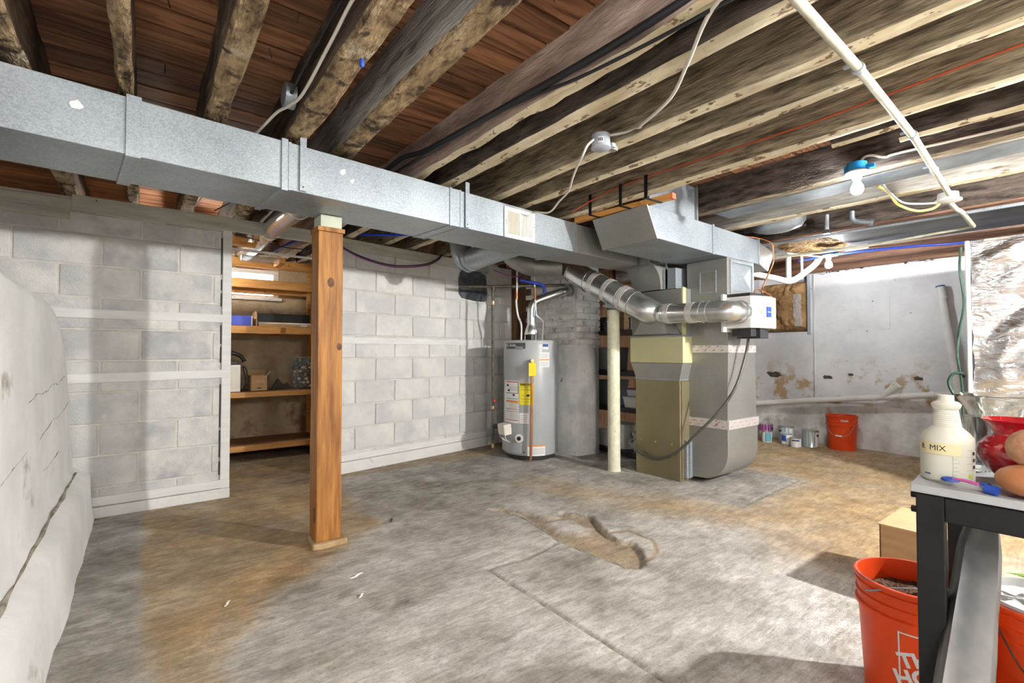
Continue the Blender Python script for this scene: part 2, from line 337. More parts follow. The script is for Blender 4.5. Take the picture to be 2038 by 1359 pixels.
def text_mesh(s, size, extrude=.0005, align='CENTER', shear=0.0, bold=0.0, xs=1.0):
    cu = bpy.data.curves.new('lettering', 'FONT'); cu.body = s; cu.size = size; cu.extrude = extrude; cu.align_x = align; cu.align_y = 'CENTER'
    cu.shear = shear; cu.offset = bold; cu.resolution_u = 3
    o = bpy.data.objects.new('lettering', cu); COL.objects.link(o)
    dg = bpy.context.evaluated_depsgraph_get(); dg.update()
    me = bpy.data.meshes.new_from_object(o.evaluated_get(dg)); bpy.data.objects.remove(o)
    if xs != 1:
        for v in me.vertices: v.co.x *= xs
    return me
def lettering(name, s, size, mtx, m, parent, wrap=None, **kw):
    me = text_mesh(s, size, **kw)
    for v in me.vertices:
        v.co = Vector(wrap(*v.co)) if wrap else mtx @ v.co
    me.materials.clear(); return obj(name, me, m, parent=parent)
def frame_mtx(origin, xdir, ydir):
    x = Vector(xdir).normalized(); y = Vector(ydir).normalized(); z = x.cross(y)
    return Matrix(((x.x, y.x, z.x, origin[0]), (x.y, y.y, z.y, origin[1]), (x.z, y.z, z.z, origin[2]), (0, 0, 0, 1)))
def cyl_patch(c, r, a0, a1, z0, z1, n=8, r2=None):
    mb = MB(); A0, A1 = math.radians(a0), math.radians(a1); r2 = r if r2 is None else r2
    mb.grid(lambda u, v: (c[0] + (r + (r2 - r) * v) * math.cos(A0 + (A1 - A0) * u), c[1] + (r + (r2 - r) * v) * math.sin(A0 + (A1 - A0) * u), z0 + (z1 - z0) * v), n, 1)
    return mb
def fbm(x, y, z, o=4): return mnoise.fractal(Vector((x, y, z)), .9, 2.0, o)

# ================================================================== SETTING
# ---- floor
def polymask(X, Y, poly, soft):
    P = np.array(poly, float); ins = np.zeros(X.shape, bool); D = np.full(X.shape, 1e9); n = len(P); j = n - 1
    for i in range(n):
        xi, yi = P[i]; xj, yj = P[j]
        c = ((yi > Y) != (yj > Y)) & (X < (xj - xi) * (Y - yi) / (yj - yi + 1e-12) + xi); ins ^= c
        dx, dy = xj - xi, yj - yi; t = np.clip(((X - xi) * dx + (Y - yi) * dy) / (dx * dx + dy * dy), 0, 1)
        D = np.minimum(D, np.hypot(X - xi - t * dx, Y - yi - t * dy)); j = i
    sd = np.where(ins, D, -D); return np.clip(sd / soft * .5 + .5, 0, 1)
def linemask(X, Y, pts, wdt):
    D = np.full(X.shape, 1e9)
    for (xi, yi), (xj, yj) in zip(pts[:-1], pts[1:]):
        dx, dy = xj - xi, yj - yi; t = np.clip(((X - xi) * dx + (Y - yi) * dy) / (dx * dx + dy * dy), 0, 1)
        D = np.minimum(D, np.hypot(X - xi - t * dx, Y - yi - t * dy))
    return np.clip(1 - D / wdt, 0, 1)
def vnoise(X, Y, s, seed):
    r = np.random.default_rng(seed); T = r.random((256, 256)); x = X * s + 50; y = Y * s + 50; xi = np.floor(x).astype(int); yi = np.floor(y).astype(int)
    fx = x - xi; fy = y - yi; fx = fx * fx * (3 - 2 * fx); fy = fy * fy * (3 - 2 * fy); g = lambda a, b: T[a % 256, b % 256]
    return (g(xi, yi) * (1 - fx) + g(xi + 1, yi) * fx) * (1 - fy) + (g(xi, yi + 1) * (1 - fx) + g(xi + 1, yi + 1) * fx) * fy
def build_floor():
    xs = np.concatenate([np.arange(-2.6, -.3, .1), np.arange(-.3, 1.2, .025), np.arange(1.2, 2.6, .0105), np.arange(2.6, 4.6, .025), np.arange(4.6, 6.75, .05)])
    ys = np.concatenate([np.arange(-2.4, .6, .08), np.arange(.6, 2.85, .0125), np.arange(2.85, 4.3, .025), np.arange(4.3, 6.3, .06)])
    X, Y = np.meshgrid(xs, ys)
    n1 = vnoise(X, Y, 3, 1) + .5 * vnoise(X, Y, 7, 2) + .25 * vnoise(X, Y, 16, 3) - .87
    n2 = vnoise(X, Y, 6, 5) + .5 * vnoise(X, Y, 15, 6) + .25 * vnoise(X, Y, 40, 8) - .87
    Xw = X + .10 * n2; Yw = Y + .10 * (vnoise(X, Y, 6, 11) - .5)
    pit = polymask(X + .05 * n2, Y + .05 * n1, [(1.90, 2.75), (2.02, 2.62), (2.0, 2.36), (1.95, 2.16), (1.90, 2.05), (1.94, 1.85), (1.95, 1.60), (2.02, 1.58), (2.14, 1.66), (2.24, 1.80), (2.2, 1.96), (2.3, 2.12), (2.36, 2.27), (2.26, 2.40), (2.13, 2.38), (2.08, 2.56), (1.99, 2.74)], .016)
    island = polymask(X + .05 * n2, Y, [(2.05, 2.34), (2.04, 2.15), (2.14, 2.05), (2.22, 2.12), (2.24, 2.3), (2.14, 2.36)], .03)
    pe = np.clip(4 * pit * (1 - pit), 0, 1) * np.clip(.55 + 1.3 * vnoise(X, Y, 9, 21) - .35, 0, 1); ie = np.clip(4 * island * (1 - island), 0, 1) * np.clip(1.6 * vnoise(X, Y, 7, 22) - .4, 0, 1)
    crack2 = np.maximum(linemask(X + .02 * n2, Y, [(1.84, 2.86), (1.9, 2.75), (1.96, 2.66), (1.98, 2.5), (1.97, 2.38), (1.94, 2.2), (1.90, 2.06)], .012), linemask(X + .03 * n2, Y, [(1.90, 2.05), (1.91, 1.9), (1.93, 1.75), (1.93, 1.6), (1.99, 1.56)], .014))
    crack2 = np.maximum(crack2, linemask(X + .03 * n2, Y + .02 * n1, [(2.22, 2.42), (2.33, 2.36), (2.36, 2.25), (2.28, 2.12), (2.20, 1.98)], .016))
    ring = linemask(X + .02 * n2, Y, [(2.24, 1.96), (2.36, 1.92), (2.34, 1.74), (2.22, 1.62), (2.0, 1.57), (1.9, 1.62)], .02)
    cut = np.maximum(linemask(X, Y + .012 * n1, [(1.90, 2.05), (1.62, 1.99), (1.385, 2.01)], .013), linemask(X + .012 * n1, Y, [(1.385, 2.01), (1.38, 1.59), (1.38, .62)], .015))
    cut = np.maximum(cut, .7 * linemask(X, Y + .02 * n1, [(3.2, 2.55), (3.05, 2.75), (2.95, 3.1)], .02))
    cut = np.maximum(cut, .8 * linemask(X, Y, [(3.32, 1.73), (4.42, 1.80), (4.40, 2.6)], .022))
    Z = -.026 * pit * (1 - .65 * island) - .010 * cut - .005 * ring - .012 * crack2 + .002 * n1 + .004 * pit * n2
    far = (X < -.28) | (Y > 4.2) | (X > 6.3); Z = np.where(far, 0, Z)
    t1 = polymask(Xw, Yw, [(.0, 4.4), (.0, 1.0), (.12, 1.45), (.30, 2.1), (.56, 2.44), (.95, 2.72), (1.2, 2.95), (1.3, 4.4)], .05)
    t1 *= np.where(X < .02, np.clip((X + .02) / .03, 0, 1), 1)
    t2 = polymask(Xw, Yw, [(2.5, 3.1), (2.75, 2.2), (3.05, 1.5), (2.75, 1.1), (2.9, .6), (4.0, .1), (6.7, .1), (6.7, 4.8), (4.5, 4.8), (4.42, 1.78), (3.34, 1.70), (2.95, 2.3), (2.7, 3.1)], .22)
    pad = polymask(X + .01 * n2, Y, [(3.12, 3.6), (3.2, 2.6), (3.33, 1.70), (4.43, 1.79), (4.43, 3.6)], .02)
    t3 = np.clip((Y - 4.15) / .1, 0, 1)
    tan = np.clip(np.maximum.reduce([t1 * .95, t2 * (1 - pad), t3 * .9, pit * .7 * (1 - island), ring * .8]) * (.95 + .35 * n1), 0, 1)
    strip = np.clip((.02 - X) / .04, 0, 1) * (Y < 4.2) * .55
    d1 = polymask(Xw + .2 * n1, Yw + .2 * n2, [(1.2, 4.2), (1.2, 3.0), (1.5, 2.75), (1.9, 2.8), (2.5, 3.2), (3.2, 4.3)], .35) * .65
    d2 = polymask(X + .3 * n2, Y + .3 * n1, [(1.9, 1.6), (2.0, 1.3), (2.3, 1.3), (2.4, 1.7)], .2) * .25
    spots = np.zeros_like(X)
    for (a, b, r, k) in [(.88, 1.98, .10, .9), (.80, 2.07, .07, .8), (1.0, 2.05, .09, .5), (.42, 3.55, .05, .3), (-.12, 2.75, .07, .7), (-.14, 2.25, .09, .5), (.55, 1.72, .10, .4), (1.75, 1.75, .14, .5), (1.7, 1.55, .1, .4), (1.52, 1.8, .05, .6), (1.0, 1.4, .16, .25), (.25, 2.9, .2, .35), (.6, 3.2, .25, .3), (.3, 3.45, .1, .4), (2.0, 1.15, .2, .25), (3.4, 1.2, .22, .25)]:
        rr = np.hypot(X - a + .12 * n2, Y - b + .12 * n1); spots = np.maximum(spots, k * np.clip(1.4 - rr / r, 0, 1))
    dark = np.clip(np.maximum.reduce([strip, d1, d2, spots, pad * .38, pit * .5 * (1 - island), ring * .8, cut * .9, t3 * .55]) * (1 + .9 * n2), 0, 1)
    dark = np.maximum.reduce([dark, np.clip(crack2 * 1.6, 0, 1), pe * .8, ie * .8])
    white = np.clip(polymask(Xw, Yw, [(1.35, 1.0), (1.4, 2.0), (1.0, 2.35), (.6, 1.4), (.75, .5), (2.6, .3), (2.6, 1.2), (1.9, 1.55)], .5) * .75 * (1 + n1) - spots, 0, 1)
    me = bpy.data.meshes.new('floor'); nx, ny = len(xs), len(ys)
    idx = np.arange(nx * ny).reshape(ny, nx)
    F = np.stack([idx[:-1, :-1], idx[:-1, 1:], idx[1:, 1:], idx[1:, :-1]], -1).reshape(-1, 4)
    me.vertices.add(nx * ny); me.vertices.foreach_set('co', np.stack([X, Y, Z], -1).astype(np.float32).ravel())
    me.loops.add(F.size); me.loops.foreach_set('vertex_index', F.ravel().astype(np.int32))
    me.polygons.add(len(F)); me.polygons.foreach_set('loop_start', np.arange(0, F.size, 4, dtype=np.int32)); me.update(); me.validate()
    me.shade_smooth()
    for nm, A in (('tan', tan), ('dark', dark), ('white', white)):
        at = me.attributes.new(nm, 'FLOAT', 'POINT'); at.data.foreach_set('value', A.astype(np.float32).ravel())
    m = bpy.data.materials.new('stained_concrete'); m.use_nodes = True; nt = m.node_tree; L = nt.links; b = nt.nodes['Principled BSDF']
    g = _n(nt, 'ShaderNodeNewGeometry')
    def noise(s, d=8, st=(1, 1, 1), rot=0, dst=0):
        d = min(d, 4)
        mp = _n(nt, 'ShaderNodeMapping'); mp.inputs['Scale'].default_value = st; mp.inputs['Rotation'].default_value = (0, 0, rot); L.new(g.outputs['Position'], mp.inputs[0])
        n = _n(nt, 'ShaderNodeTexNoise'); n.inputs['Scale'].default_value = s; n.inputs['Detail'].default_value = d; n.inputs['Roughness'].default_value = .65; n.inputs['Distortion'].default_value = dst
        L.new(mp.outputs[0], n.inputs['Vector']); return n.outputs['Fac']
    def ramp(f, a, ca, bb, cb):
        r = _n(nt, 'ShaderNodeValToRGB'); e = r.color_ramp.elements; e[0].position = a; e[0].color = (*ca, 1); e[1].position = bb; e[1].color = (*cb, 1); L.new(f, r.inputs[0]); return r.outputs[0]
    def attr(nm): a = _n(nt, 'ShaderNodeAttribute'); a.attribute_name = nm; return a.outputs['Fac']
    def mth(op, a, bb):
        n = _n(nt, 'ShaderNodeMath', operation=op); n.use_clamp = True
        for i, q in enumerate((a, bb)):
            if isinstance(q, (int, float)): n.inputs[i].default_value = q
            else: L.new(q, n.inputs[i])
        return n.outputs[0]
    def mix(f, a, bb):
        x = _n(nt, 'ShaderNodeMix', data_type='RGBA'); L.new(f, x.inputs[0]); L.new(a, x.inputs[6]); L.new(bb, x.inputs[7]); return x.outputs[2]
    grey = ramp(noise(2.6, 9), .3, (.29, .27, .24), .7, (.68, .66, .62))
    tanc = ramp(noise(3.1, 9, (1, 1.4, 1), .6), .28, (.31, .205, .105), .72, (.62, .45, .245))
    whc = ramp(noise(6, 9, (1, 3, 1), .8), .3, (.52, .51, .49), .7, (.90, .89, .87))
    dkc = ramp(noise(9, 9), .3, (.095, .082, .064), .7, (.29, .255, .205))
    c = mix(mth('MULTIPLY', attr('white'), ramp(noise(4, 8), .35, (0, 0, 0), .6, (1, 1, 1))), grey, whc)
    c = mix(mth('MULTIPLY', attr('tan'), ramp(noise(3.5, 8, (1, 1, 1), 0, .5), .25, (.65, .65, .65), .5, (1, 1, 1))), c, tanc)
    c = mix(mth('MULTIPLY', attr('dark'), ramp(noise(7, 9, (1, 2.2, 1), .5), .25, (.1, .1, .1), .6, (1, 1, 1))), c, dkc)
    c = mix(mth('MULTIPLY', ramp(noise(3.2, 10, (1, 2.2, 1), .9, .8), .56, (0, 0, 0), .72, (1, 1, 1)), .45), c, dkc)
    fine = ramp(noise(70, 4, (1, 1.7, 1), .85), .33, (.45, .44, .42), .48, (1.06, 1.06, 1.06))
    ml = _n(nt, 'ShaderNodeMix', data_type='RGBA', blend_type='MULTIPLY'); ml.inputs[0].default_value = .55; L.new(c, ml.inputs[6]); L.new(fine, ml.inputs[7]); c = ml.outputs[2]
    blot = ramp(noise(11, 6, (1, 1.6, 1), .3, .6), .40, (.62, .60, .57), .60, (1.1, 1.1, 1.1))
    ml2 = _n(nt, 'ShaderNodeMix', data_type='RGBA', blend_type='MULTIPLY'); ml2.inputs[0].default_value = .5; L.new(c, ml2.inputs[6]); L.new(blot, ml2.inputs[7]); c = ml2.outputs[2]
    strk = ramp(noise(6, 4, (1, 7, 1), .75, 1.2), .40, (.66, .645, .62), .58, (1.07, 1.07, 1.07))
    ml3 = _n(nt, 'ShaderNodeMix', data_type='RGBA', blend_type='MULTIPLY'); ml3.inputs[0].default_value = .6; L.new(c, ml3.inputs[6]); L.new(strk, ml3.inputs[7]); c = ml3.outputs[2]
    L.new(c, b.inputs['Base Color']); b.inputs['Roughness'].default_value = .62; b.inputs['Specular IOR Level'].default_value = .35
    rr = ramp(noise(4, 5), .35, (.45, .45, .45), .65, (.8, .8, .8)); L.new(rr, b.inputs['Roughness'])
    wv = _n(nt, 'ShaderNodeTexWave', wave_type='RINGS', rings_direction='SPHERICAL'); wv.inputs['Scale'].default_value = 14; wv.inputs['Distortion'].default_value = 5; wv.inputs['Detail'].default_value = 3
    wv.inputs['Detail Scale'].default_value = .6
    mp = _n(nt, 'ShaderNodeMapping'); mp.inputs['Location'].default_value = (-1.9, -1.0, 0); L.new(g.outputs['Position'], mp.inputs[0]); L.new(mp.outputs[0], wv.inputs['Vector'])
    hgt = mth('ADD', mth('MULTIPLY', wv.outputs['Fac'], .05), mth('MULTIPLY', noise(28, 9), .8))
    bp = _n(nt, 'ShaderNodeBump'); bp.inputs['Strength'].default_value = .35; bp.inputs['Distance'].default_value = .006; L.new(hgt, bp.inputs['Height']); L.new(bp.outputs[0], b.inputs['Normal'])
    me.materials.append(m); o = bpy.data.objects.new('floor', me); COL.objects.link(o)
    tag(o, 'stained grey and tan concrete basement floor with a cracked patch', 'floor', kind='structure')
build_floor()

# ---- ceiling: deck over it, planks, joists
ceil = obj('ceiling', MB().box(-2.6, 6.7, -2.4, 6.3, 2.372, 2.42), joist_dark, 'open timber ceiling of dark subfloor planks on old joists', 'ceiling', kind='structure')
PW = .138; y = -2.38; plank_mesh = {}
k = 0
while y < 6.1:
    wdt = random.choice([.132, .138, .146]); key = wdt
    if key not in plank_mesh:
        me = MB().box(-2.58, 6.66, 0, wdt - .012, 2.350, 2.372).mesh('plank'); me.materials.append(plank_m); plank_mesh[key] = me
    o = bpy.data.objects.new('plank', plank_mesh[key]); COL.objects.link(o); o.parent = ceil; o.location = (0, y, -.007 * random.random()); y += wdt; k += 1
def joist(xl, xr, y0, y1, z0, ztop, side, bottom, rough=.006, wav=.012, seed=0, xl1=None, xr1=None):
    mb = MB(); n = max(2, int((y1 - y0) / .07)); xl1 = xl if xl1 is None else xl1; xr1 = xr if xr1 is None else xr1; rings = []
    for i in range(n + 1):
        t = i / n; yy = y0 + (y1 - y0) * t; a = xl + (xl1 - xl) * t; b = xr + (xr1 - xr) * t
        def j(k): return rough * fbm(yy * 5, k * 7.3 + seed, seed * 3.1, 3) + wav * fbm(yy * .9, k * 3.7 + seed * 1.7, 5.2, 2)
        rings.append([(a + j(1), yy, ztop), (a + j(2), yy, (z0 + ztop) / 2), (a + j(3), yy, z0 + .012 + j(4) * .6), (a + .010 + j(3), yy, z0 + j(5) * .7), ((a + b) / 2, yy, z0 + j(8) * .7),
                      (b - .010 + j(6), yy, z0 + j(9) * .7), (b + j(6), yy, z0 + .012 + j(7) * .6), (b + j(10), yy, (z0 + ztop) / 2), (b + j(11), yy, ztop)])
    m = 9
    for r in rings: mb.v += r
    for i in range(n):
        for k in range(m):
            k2 = (k + 1) % m; mb.f.append([i * m + k, i * m + k2, (i + 1) * m + k2, (i + 1) * m + k]); mb.mi.append(1 if 2 <= k <= 5 else 0)
    mb.f += [list(range(m)), list(range(n * m, n * m + m))]; mb.mi += [0, 0]
    return part('joist', mb, [side, bottom], ceil, smooth=50)
J = 6.25
joist(-.43, -.33, -2.3, J, 2.12, 2.355, joist_dark, bot_tan, seed=1, wav=.005, xl1=-.45, xr1=-.36)
joist(-.101, -.041, -2.3, J, 2.12, 2.355, joist_dark, bot_tan, seed=2, rough=.006, wav=.004)
joist(.205, .289, -2.3, J, 2.12, 2.355, joist_dark, bot_tan, seed=3, rough=.008, wav=.004)
joist(.525, .628, -2.3, J, 2.11, 2.355, joist_dark, bot_tan, seed=4, rough=.008, wav=.006)
joist(.785, .886, -2.3, J, 2.12, 2.355, joist_grey, bot_tan, seed=5, rough=.008, wav=.006)
joist(1.385, 1.44, -2.3, J, 2.12, 2.355, joist_purple, bot_cream, seed=6, rough=.014, wav=.008, xl1=1.20, xr1=1.255)
joist(1.575, 1.645, -2.3, J, 2.12, 2.355, joist_black, bot_cream, seed=7, xl1=1.40, xr1=1.47)
joist(1.955, 2.02, -2.3, J, 2.12, 2.355, joist_brown, bot_cream, seed=8, xl1=1.80, xr1=1.86)
joist(2.19, 2.245, -2.3, J, 2.12, 2.355, joist_brown, bot_cream, seed=9, xl1=2.12, xr1=2.17)
joist(2.65, 2.715, -2.3, 4.7, 2.12, 2.355, joist_brown, bot_cream, seed=10, xl1=2.57, xr1=2.63)
joist(2.76, 2.80, .66, .95, 2.12, 2.2, joist_black, bot_cream, seed=21)
joist(2.95, 3.0, -2.3, .72, 2.12, 2.355, joist_black, bot_cream, seed=22)
joist(3.325, 3.385, -2.3, 4.7, 2.12, 2.355, joist_black, joist_brown, seed=11, wav=.004)
joist(3.93, 4.02, -2.3, 4.7, 2.10, 2.355, joist_white, bot_cream, seed=12, xl1=3.80, xr1=3.88)
joist(4.72, 4.82, -2.3, 4.7, 2.10, 2.355, joist_black, joist_red, seed=13, xl1=4.55, xr1=4.64)
joist(5.66, 5.76, -2.3, 4.7, 2.09, 2.355, joist_grey, joist_red, seed=14, xl1=5.5, xr1=5.6)
joist(6.10, 6.2, -2.3, 4.7, 2.07, 2.355, joist_red, joist_red, seed=15, wav=.004)
joist(6.42, 6.56, -2.3, 4.7, 2.04, 2.12, joist_red, joist_red, seed=16, wav=.004)
# nails sticking out of the deck
nail = MB().tube([(0, 0, 0), (.002, .002, -.045)], .0022, 5).mesh('nail'); nail.materials.append(iron)
for (nx_, ny_) in [(.05, 2.1), (.12, 1.7), (.06, 2.6), (.16, 1.95), (.36, 1.6), (.45, 1.9), (.70, 1.5), (.68, 2.1), (1.0, 1.2), (1.05, 1.6), (1.1, 1.9), (.40, 2.2), (-.2, 2.2), (-.25, 1.8), (.98, 1.45), (1.12, 1.25)]:
    o = bpy.data.objects.new('nail', nail); COL.objects.link(o); o.parent = ceil; o.location = (nx_, ny_, 2.352); o.rotation_euler = (random.uniform(-.3, .3), random.uniform(-.3, .3), 0)

# ---- block walls
block_m2 = mat('painted_block_white', (.66, .66, .655), (.85, .84, .80), 2.6, bump=.6, bscale=110, rough=.8, rand=.025, c3=(.60, .61, .63), sscale=3.0, sth=(.54, .70), bdist=.006)
def block_mesh(L_, H, T, seed, bm_mat=None):
    bm = bmesh.new(); bmesh.ops.create_cube(bm, size=1)
    for v in bm.verts: v.co = Vector((v.co.x * L_, v.co.y * T, v.co.z * H))
    bmesh.ops.bevel(bm, geom=[e for e in bm.edges], offset=.006, segments=1, affect='EDGES')
    for v in bm.verts: v.co += Vector((.0025 * fbm(v.co.x * 30, v.co.z * 30, seed), .0012 * fbm(v.co.x * 20, v.co.z * 20, seed + 5), .0025 * fbm(v.co.x * 30, v.co.z * 30, seed + 9)))
    me = bpy.data.meshes.new('block'); bm.to_mesh(me); bm.free(); me.materials.append(bm_mat or block_m); return me
BM = {}
def blocks(wall, A, B, z0, ztop, course, length, off, skip=None, bm_mat=None):
    A = Vector((*A, 0)); B = Vector((*B, 0)); d = (B - A); LL = d.length; d.normalize(); ang = math.atan2(d.y, d.x); nrm = Vector((d.y, -d.x, 0))
    z = z0; r = 0
    while z < ztop - .02:
        h = min(course, ztop - z); s = -length * (off if r % 2 else off + .5); s = s % length - length
        while s < LL - .01:
            a = max(s, 0); b = min(s + length, LL)
            if b - a > .03 and not (skip and skip(a, b, z, z + h)):
                key = (round(b - a, 3), round(h, 3), (r * 3 + int(s * 7)) % 2, bm_mat is None)
                if key not in BM: BM[key] = block_mesh(b - a - .010, h - .010, .04, len(BM) * 1.3, bm_mat)
                o = bpy.data.objects.new('block', BM[key]); COL.objects.link(o); o.parent = wall
                c = A + d * ((a + b) / 2) + nrm * (-.018 + .0025 * random.random()); o.location = (c.x, c.y, z + h / 2); o.rotation_euler = (0, 0, ang)
            s += length
        z += h; r += 1
wb = obj('wall_back', MB().hexa([(-2.4, 4.14, 0), (.52, 4.192, 0), (.52, 4.36, 0), (-2.4, 4.32, 0), (-2.4, 4.14, 2.08), (.52, 4.192, 2.08), (.52, 4.36, 2.08), (-2.4, 4.32, 2.08)]), mortar_m,
         'grey-white painted concrete block wall left of the doorway', 'wall', kind='structure')
blocks(wb, (-1.2, 4.157), (.463, 4.186), -.02, 1.99, .2083, .42, .18)
def wy(x): return 4.30 + (x - 1.14) * .179
wp = obj('wall_partition', MB().hexa([(1.26, wy(1.26) + .012, 0), (3.62, wy(3.62) + .012, 0), (3.62, wy(3.62) + .2, 0), (1.26, wy(1.26) + .2, 0), (1.26, wy(1.26) + .012, 2.1), (3.62, wy(3.62) + .012, 2.1), (3.62, wy(3.62) + .2, 2.1), (1.26, wy(1.26) + .2, 2.1)]), mortar_m,
         'white painted concrete block wall between doorway and water heater', 'wall', kind='structure')
blocks(wp, (1.27, wy(1.27)), (3.6, wy(3.6)), -.02, 2.02, .2083, .42, .35, skip=lambda a, b, z0, z1: (1.58 < a < 1.98 and 1.6 < z0 < 1.9), bm_mat=block_m2)
obj('wall_far', MB().box(3.55, 6.7, 4.78, 4.95, 0, 2.33), mat('brown_board_wall', (.09, .045, .022), (.20, .105, .05), 4, stretch=(6, 6, .7), rough=.8), 'dark brown boarded wall behind the furnace and shelving', 'wall', kind='structure')
# doorway trim, boards
def board(n, A, B, z0, z1, t, label, m=white_wood, zB=None):
    A = Vector((*A, 0)); B = Vector((*B, 0)); d = (B - A).normalized(); nr = Vector((d.y, -d.x, 0)) * t; zB = zB or (z0, z1)
    return obj('trim_%d' % n, MB().hexa([(A.x, A.y, z0), (B.x, B.y, zB[0]), (B.x + nr.x, B.y + nr.y, zB[0]), (A.x + nr.x, A.y + nr.y, z0), (A.x, A.y, z1), (B.x, B.y, zB[1]), (B.x + nr.x, B.y + nr.y, zB[1]), (A.x + nr.x, A.y + nr.y, z1)]), m,
               label, 'trim', kind='structure', bevel=.003)
board(1, (-1.2, 4.157), (.525, 4.186), 1.30, 1.36, .018, 'upper white furring strip on the block wall left of the doorway')
board(2, (-1.2, 4.157), (.525, 4.186), .865, .93, .018, 'lower white furring strip on the block wall left of the doorway', zB=(.89, .95))
board(3, (-.5, 4.17), (.525, 4.186), .075, .135, .02, 'white base board low on the block wall left of the doorway')
board(4, (-.5, 4.17), (.525, 4.186), 0, .07, .03, 'white concrete curb strip under the left base board', bench_m)
board(5, (.465, 4.185), (.525, 4.186), .0, 2.0, .012, 'white vertical jamb strip at the left of the doorway')
board(6, (-.375, 4.172), (1.16, 4.20), 1.99, 2.09, .03, 'grey painted header board above the doorway', grey_wood)
board(7, (-1.3, 4.16), (-.385, 4.172), 1.93, 1.99, .025, 'grey painted ledge board at top left of the block wall', grey_wood)
board(8, (1.26, wy(1.26)), (2.95, wy(2.95)), 1.155, 1.215, .018, 'white furring strip on the wall between post and water heater')
board(9, (1.26, wy(1.26)), (3.3, wy(3.3)), .105, .165, .02, 'white base board on the wall right of the doorway')
board(10, (1.26, wy(1.26)), (3.3, wy(3.3)), 0, .10, .026, 'white painted curb under the base board right of the doorway', bench_m)
board(11, (1.16, wy(1.16)), (3.2, wy(3.2)), 2.0, 2.1, .02, 'grey painted ledger board on top of the wall right of the doorway', grey_wood)
board(12, (-.375, 4.172), (-1.3, 4.155), 1.99, 2.06, -.018, 'short grey board at the top left end of the block wall', grey_wood)
obj('wall_pipe', MB().tube([(-.35, 4.165, 2.005), (-.1, 4.16, 1.985), (.12, 4.155, 1.985)], .012, 8), grey_wood, 'thin painted pipe along the top of the left block wall', 'pipe', smooth=40)

# ---- bench wall at the left
def bench():
    mb = MB(); prof = lambda y: [(-.235, 0), (-.25, .12), (-.265, .29), (-.30, .325), (-.335, .36), (-.352, .70), (-.368, 1.05)]
    def top(y): return 1.37 - .02 * max(0, (y - 2.2)) if y < 3.2 else 1.35 - .30 * ((y - 3.2) / .92) ** 2.4
    n = 64; y0, y1 = -2.35, 4.13
    rings = []
    for i in range(n + 1):
        yy = y0 + (y1 - y0) * i / n; t = top(yy) + .008 * fbm(yy * 3, 1, 2); pts = []
        for (x, z) in prof(yy):
            zz = z if z < .5 else .36 + (z - .36) * (t - .06 - .36) / (1.05 - .36)
            pts.append((x + .012 * fbm(yy * 2, zz * 3, 3) - .01 * (z > .3), yy, zz if z < .05 else zz + .012 * fbm(yy * 2.2, z * 5, 7)))
        pts += [(-.385, yy, t - .02), (-.41, yy, t), (-.75, yy, t), (-.75, yy, 0)]
        rings.append(pts)
    m = len(rings[0]); mb.v = [p for r in rings for p in r]
    for i in range(n):
        for k in range(m): mb.f.append([i * m + k, i * m + (k + 1) % m, (i + 1) * m + (k + 1) % m, (i + 1) * m + k]); mb.mi.append(0)
    mb.f += [list(range(m)), list(range(n * m, n * m + m))]; mb.mi += [0, 0]
    o = obj('wall_bench', mb, bench_m, 'low white-painted concrete bench wall curving down at the left edge', 'wall', kind='structure', smooth=60)
    mc = mat('crevice_tone', (.16, .14, .10), (.45, .41, .33), 14, rough=.9, bump=1, bscale=40)  # darker grey-brown for the crevice line and hairline cracks
    pts = [(-.318 + .004 * fbm(t * 9, 2, 1), -2.2 + 6.2 * t, .338 + .010 * fbm(t * 22, 5, 2)) for t in np.linspace(0, 1, 60)]
    part('crevice', MB().tube(pts, [.002 + .011 * max(0, fbm(t * 26, 1, 9) + .35) for t in np.linspace(0, 1, 60)], 6), mc, o, smooth=60)
    for (ya, yb, za, zb) in [(1.6, 4.0, .62, .78), (1.5, 3.6, .48, .56), (2.7, 3.8, .88, .93)]:
        pts = [(-.348 - .018 * (za + (zb - za) * t - .5) - .004, ya + (yb - ya) * t, za + (zb - za) * t + .02 * fbm(t * 6, ya, 2)) for t in np.linspace(0, 1, 40)]
        part('hairline_crack', MB().tube(pts, [.0004 + .0022 * max(0, fbm(t * 25, ya, 4) + .25) for t in np.linspace(0, 1, 40)], 5), mc, o)
bench()
# ---- walls out of view
obj('wall_near', MB().box(-2.6, 6.7, -2.55, -2.4, 0, 2.33), hid_m, 'whitewashed wall behind the photographer', 'wall', kind='structure')
obj('wall_side', MB().box(-2.6, -2.45, -2.4, 6.3, 0, 2.33), hid_m, 'whitewashed wall far left beyond the bench wall', 'wall', kind='structure')

# ---- storage room
obj('wall_storage', MB().box(-2.45, .70, 6.0, 6.15, 0, 2.33).box(1.22, 3.8, 6.0, 6.15, 0, 2.33).box(.70, 1.22, 6.0, 6.15, 0, 1.68).box(.70, 1.22, 6.0, 6.15, 2.0, 2.33), stor_m,
    'dirty bare plaster wall behind the storage shelves', 'wall', kind='structure')
obj('wall_storage_end', MB().box(2.6, 2.75, 4.75, 6.0, 0, 2.33), stor_m, 'plaster end wall of the storage room right of the shelves', 'wall', kind='structure')
wi = thing('window_1', 'small daylit basement window behind the storage shelves', 'window', (.96, 6.02, 1.68)); wi['kind'] = 'structure'
part('window_frame', MB().box(.70, 1.22, 6.0, 6.06, 1.68, 1.715).box(.70, 1.22, 6.0, 6.06, 1.955, 2.0).box(.70, .735, 6.0, 6.06, 1.715, 1.955).box(1.165, 1.22, 6.0, 6.06, 1.715, 1.955), white_wood, wi, bevel=.004)
part('pane', MB().box(.735, 1.165, 6.04, 6.046, 1.715, 1.955), window_glow, wi)
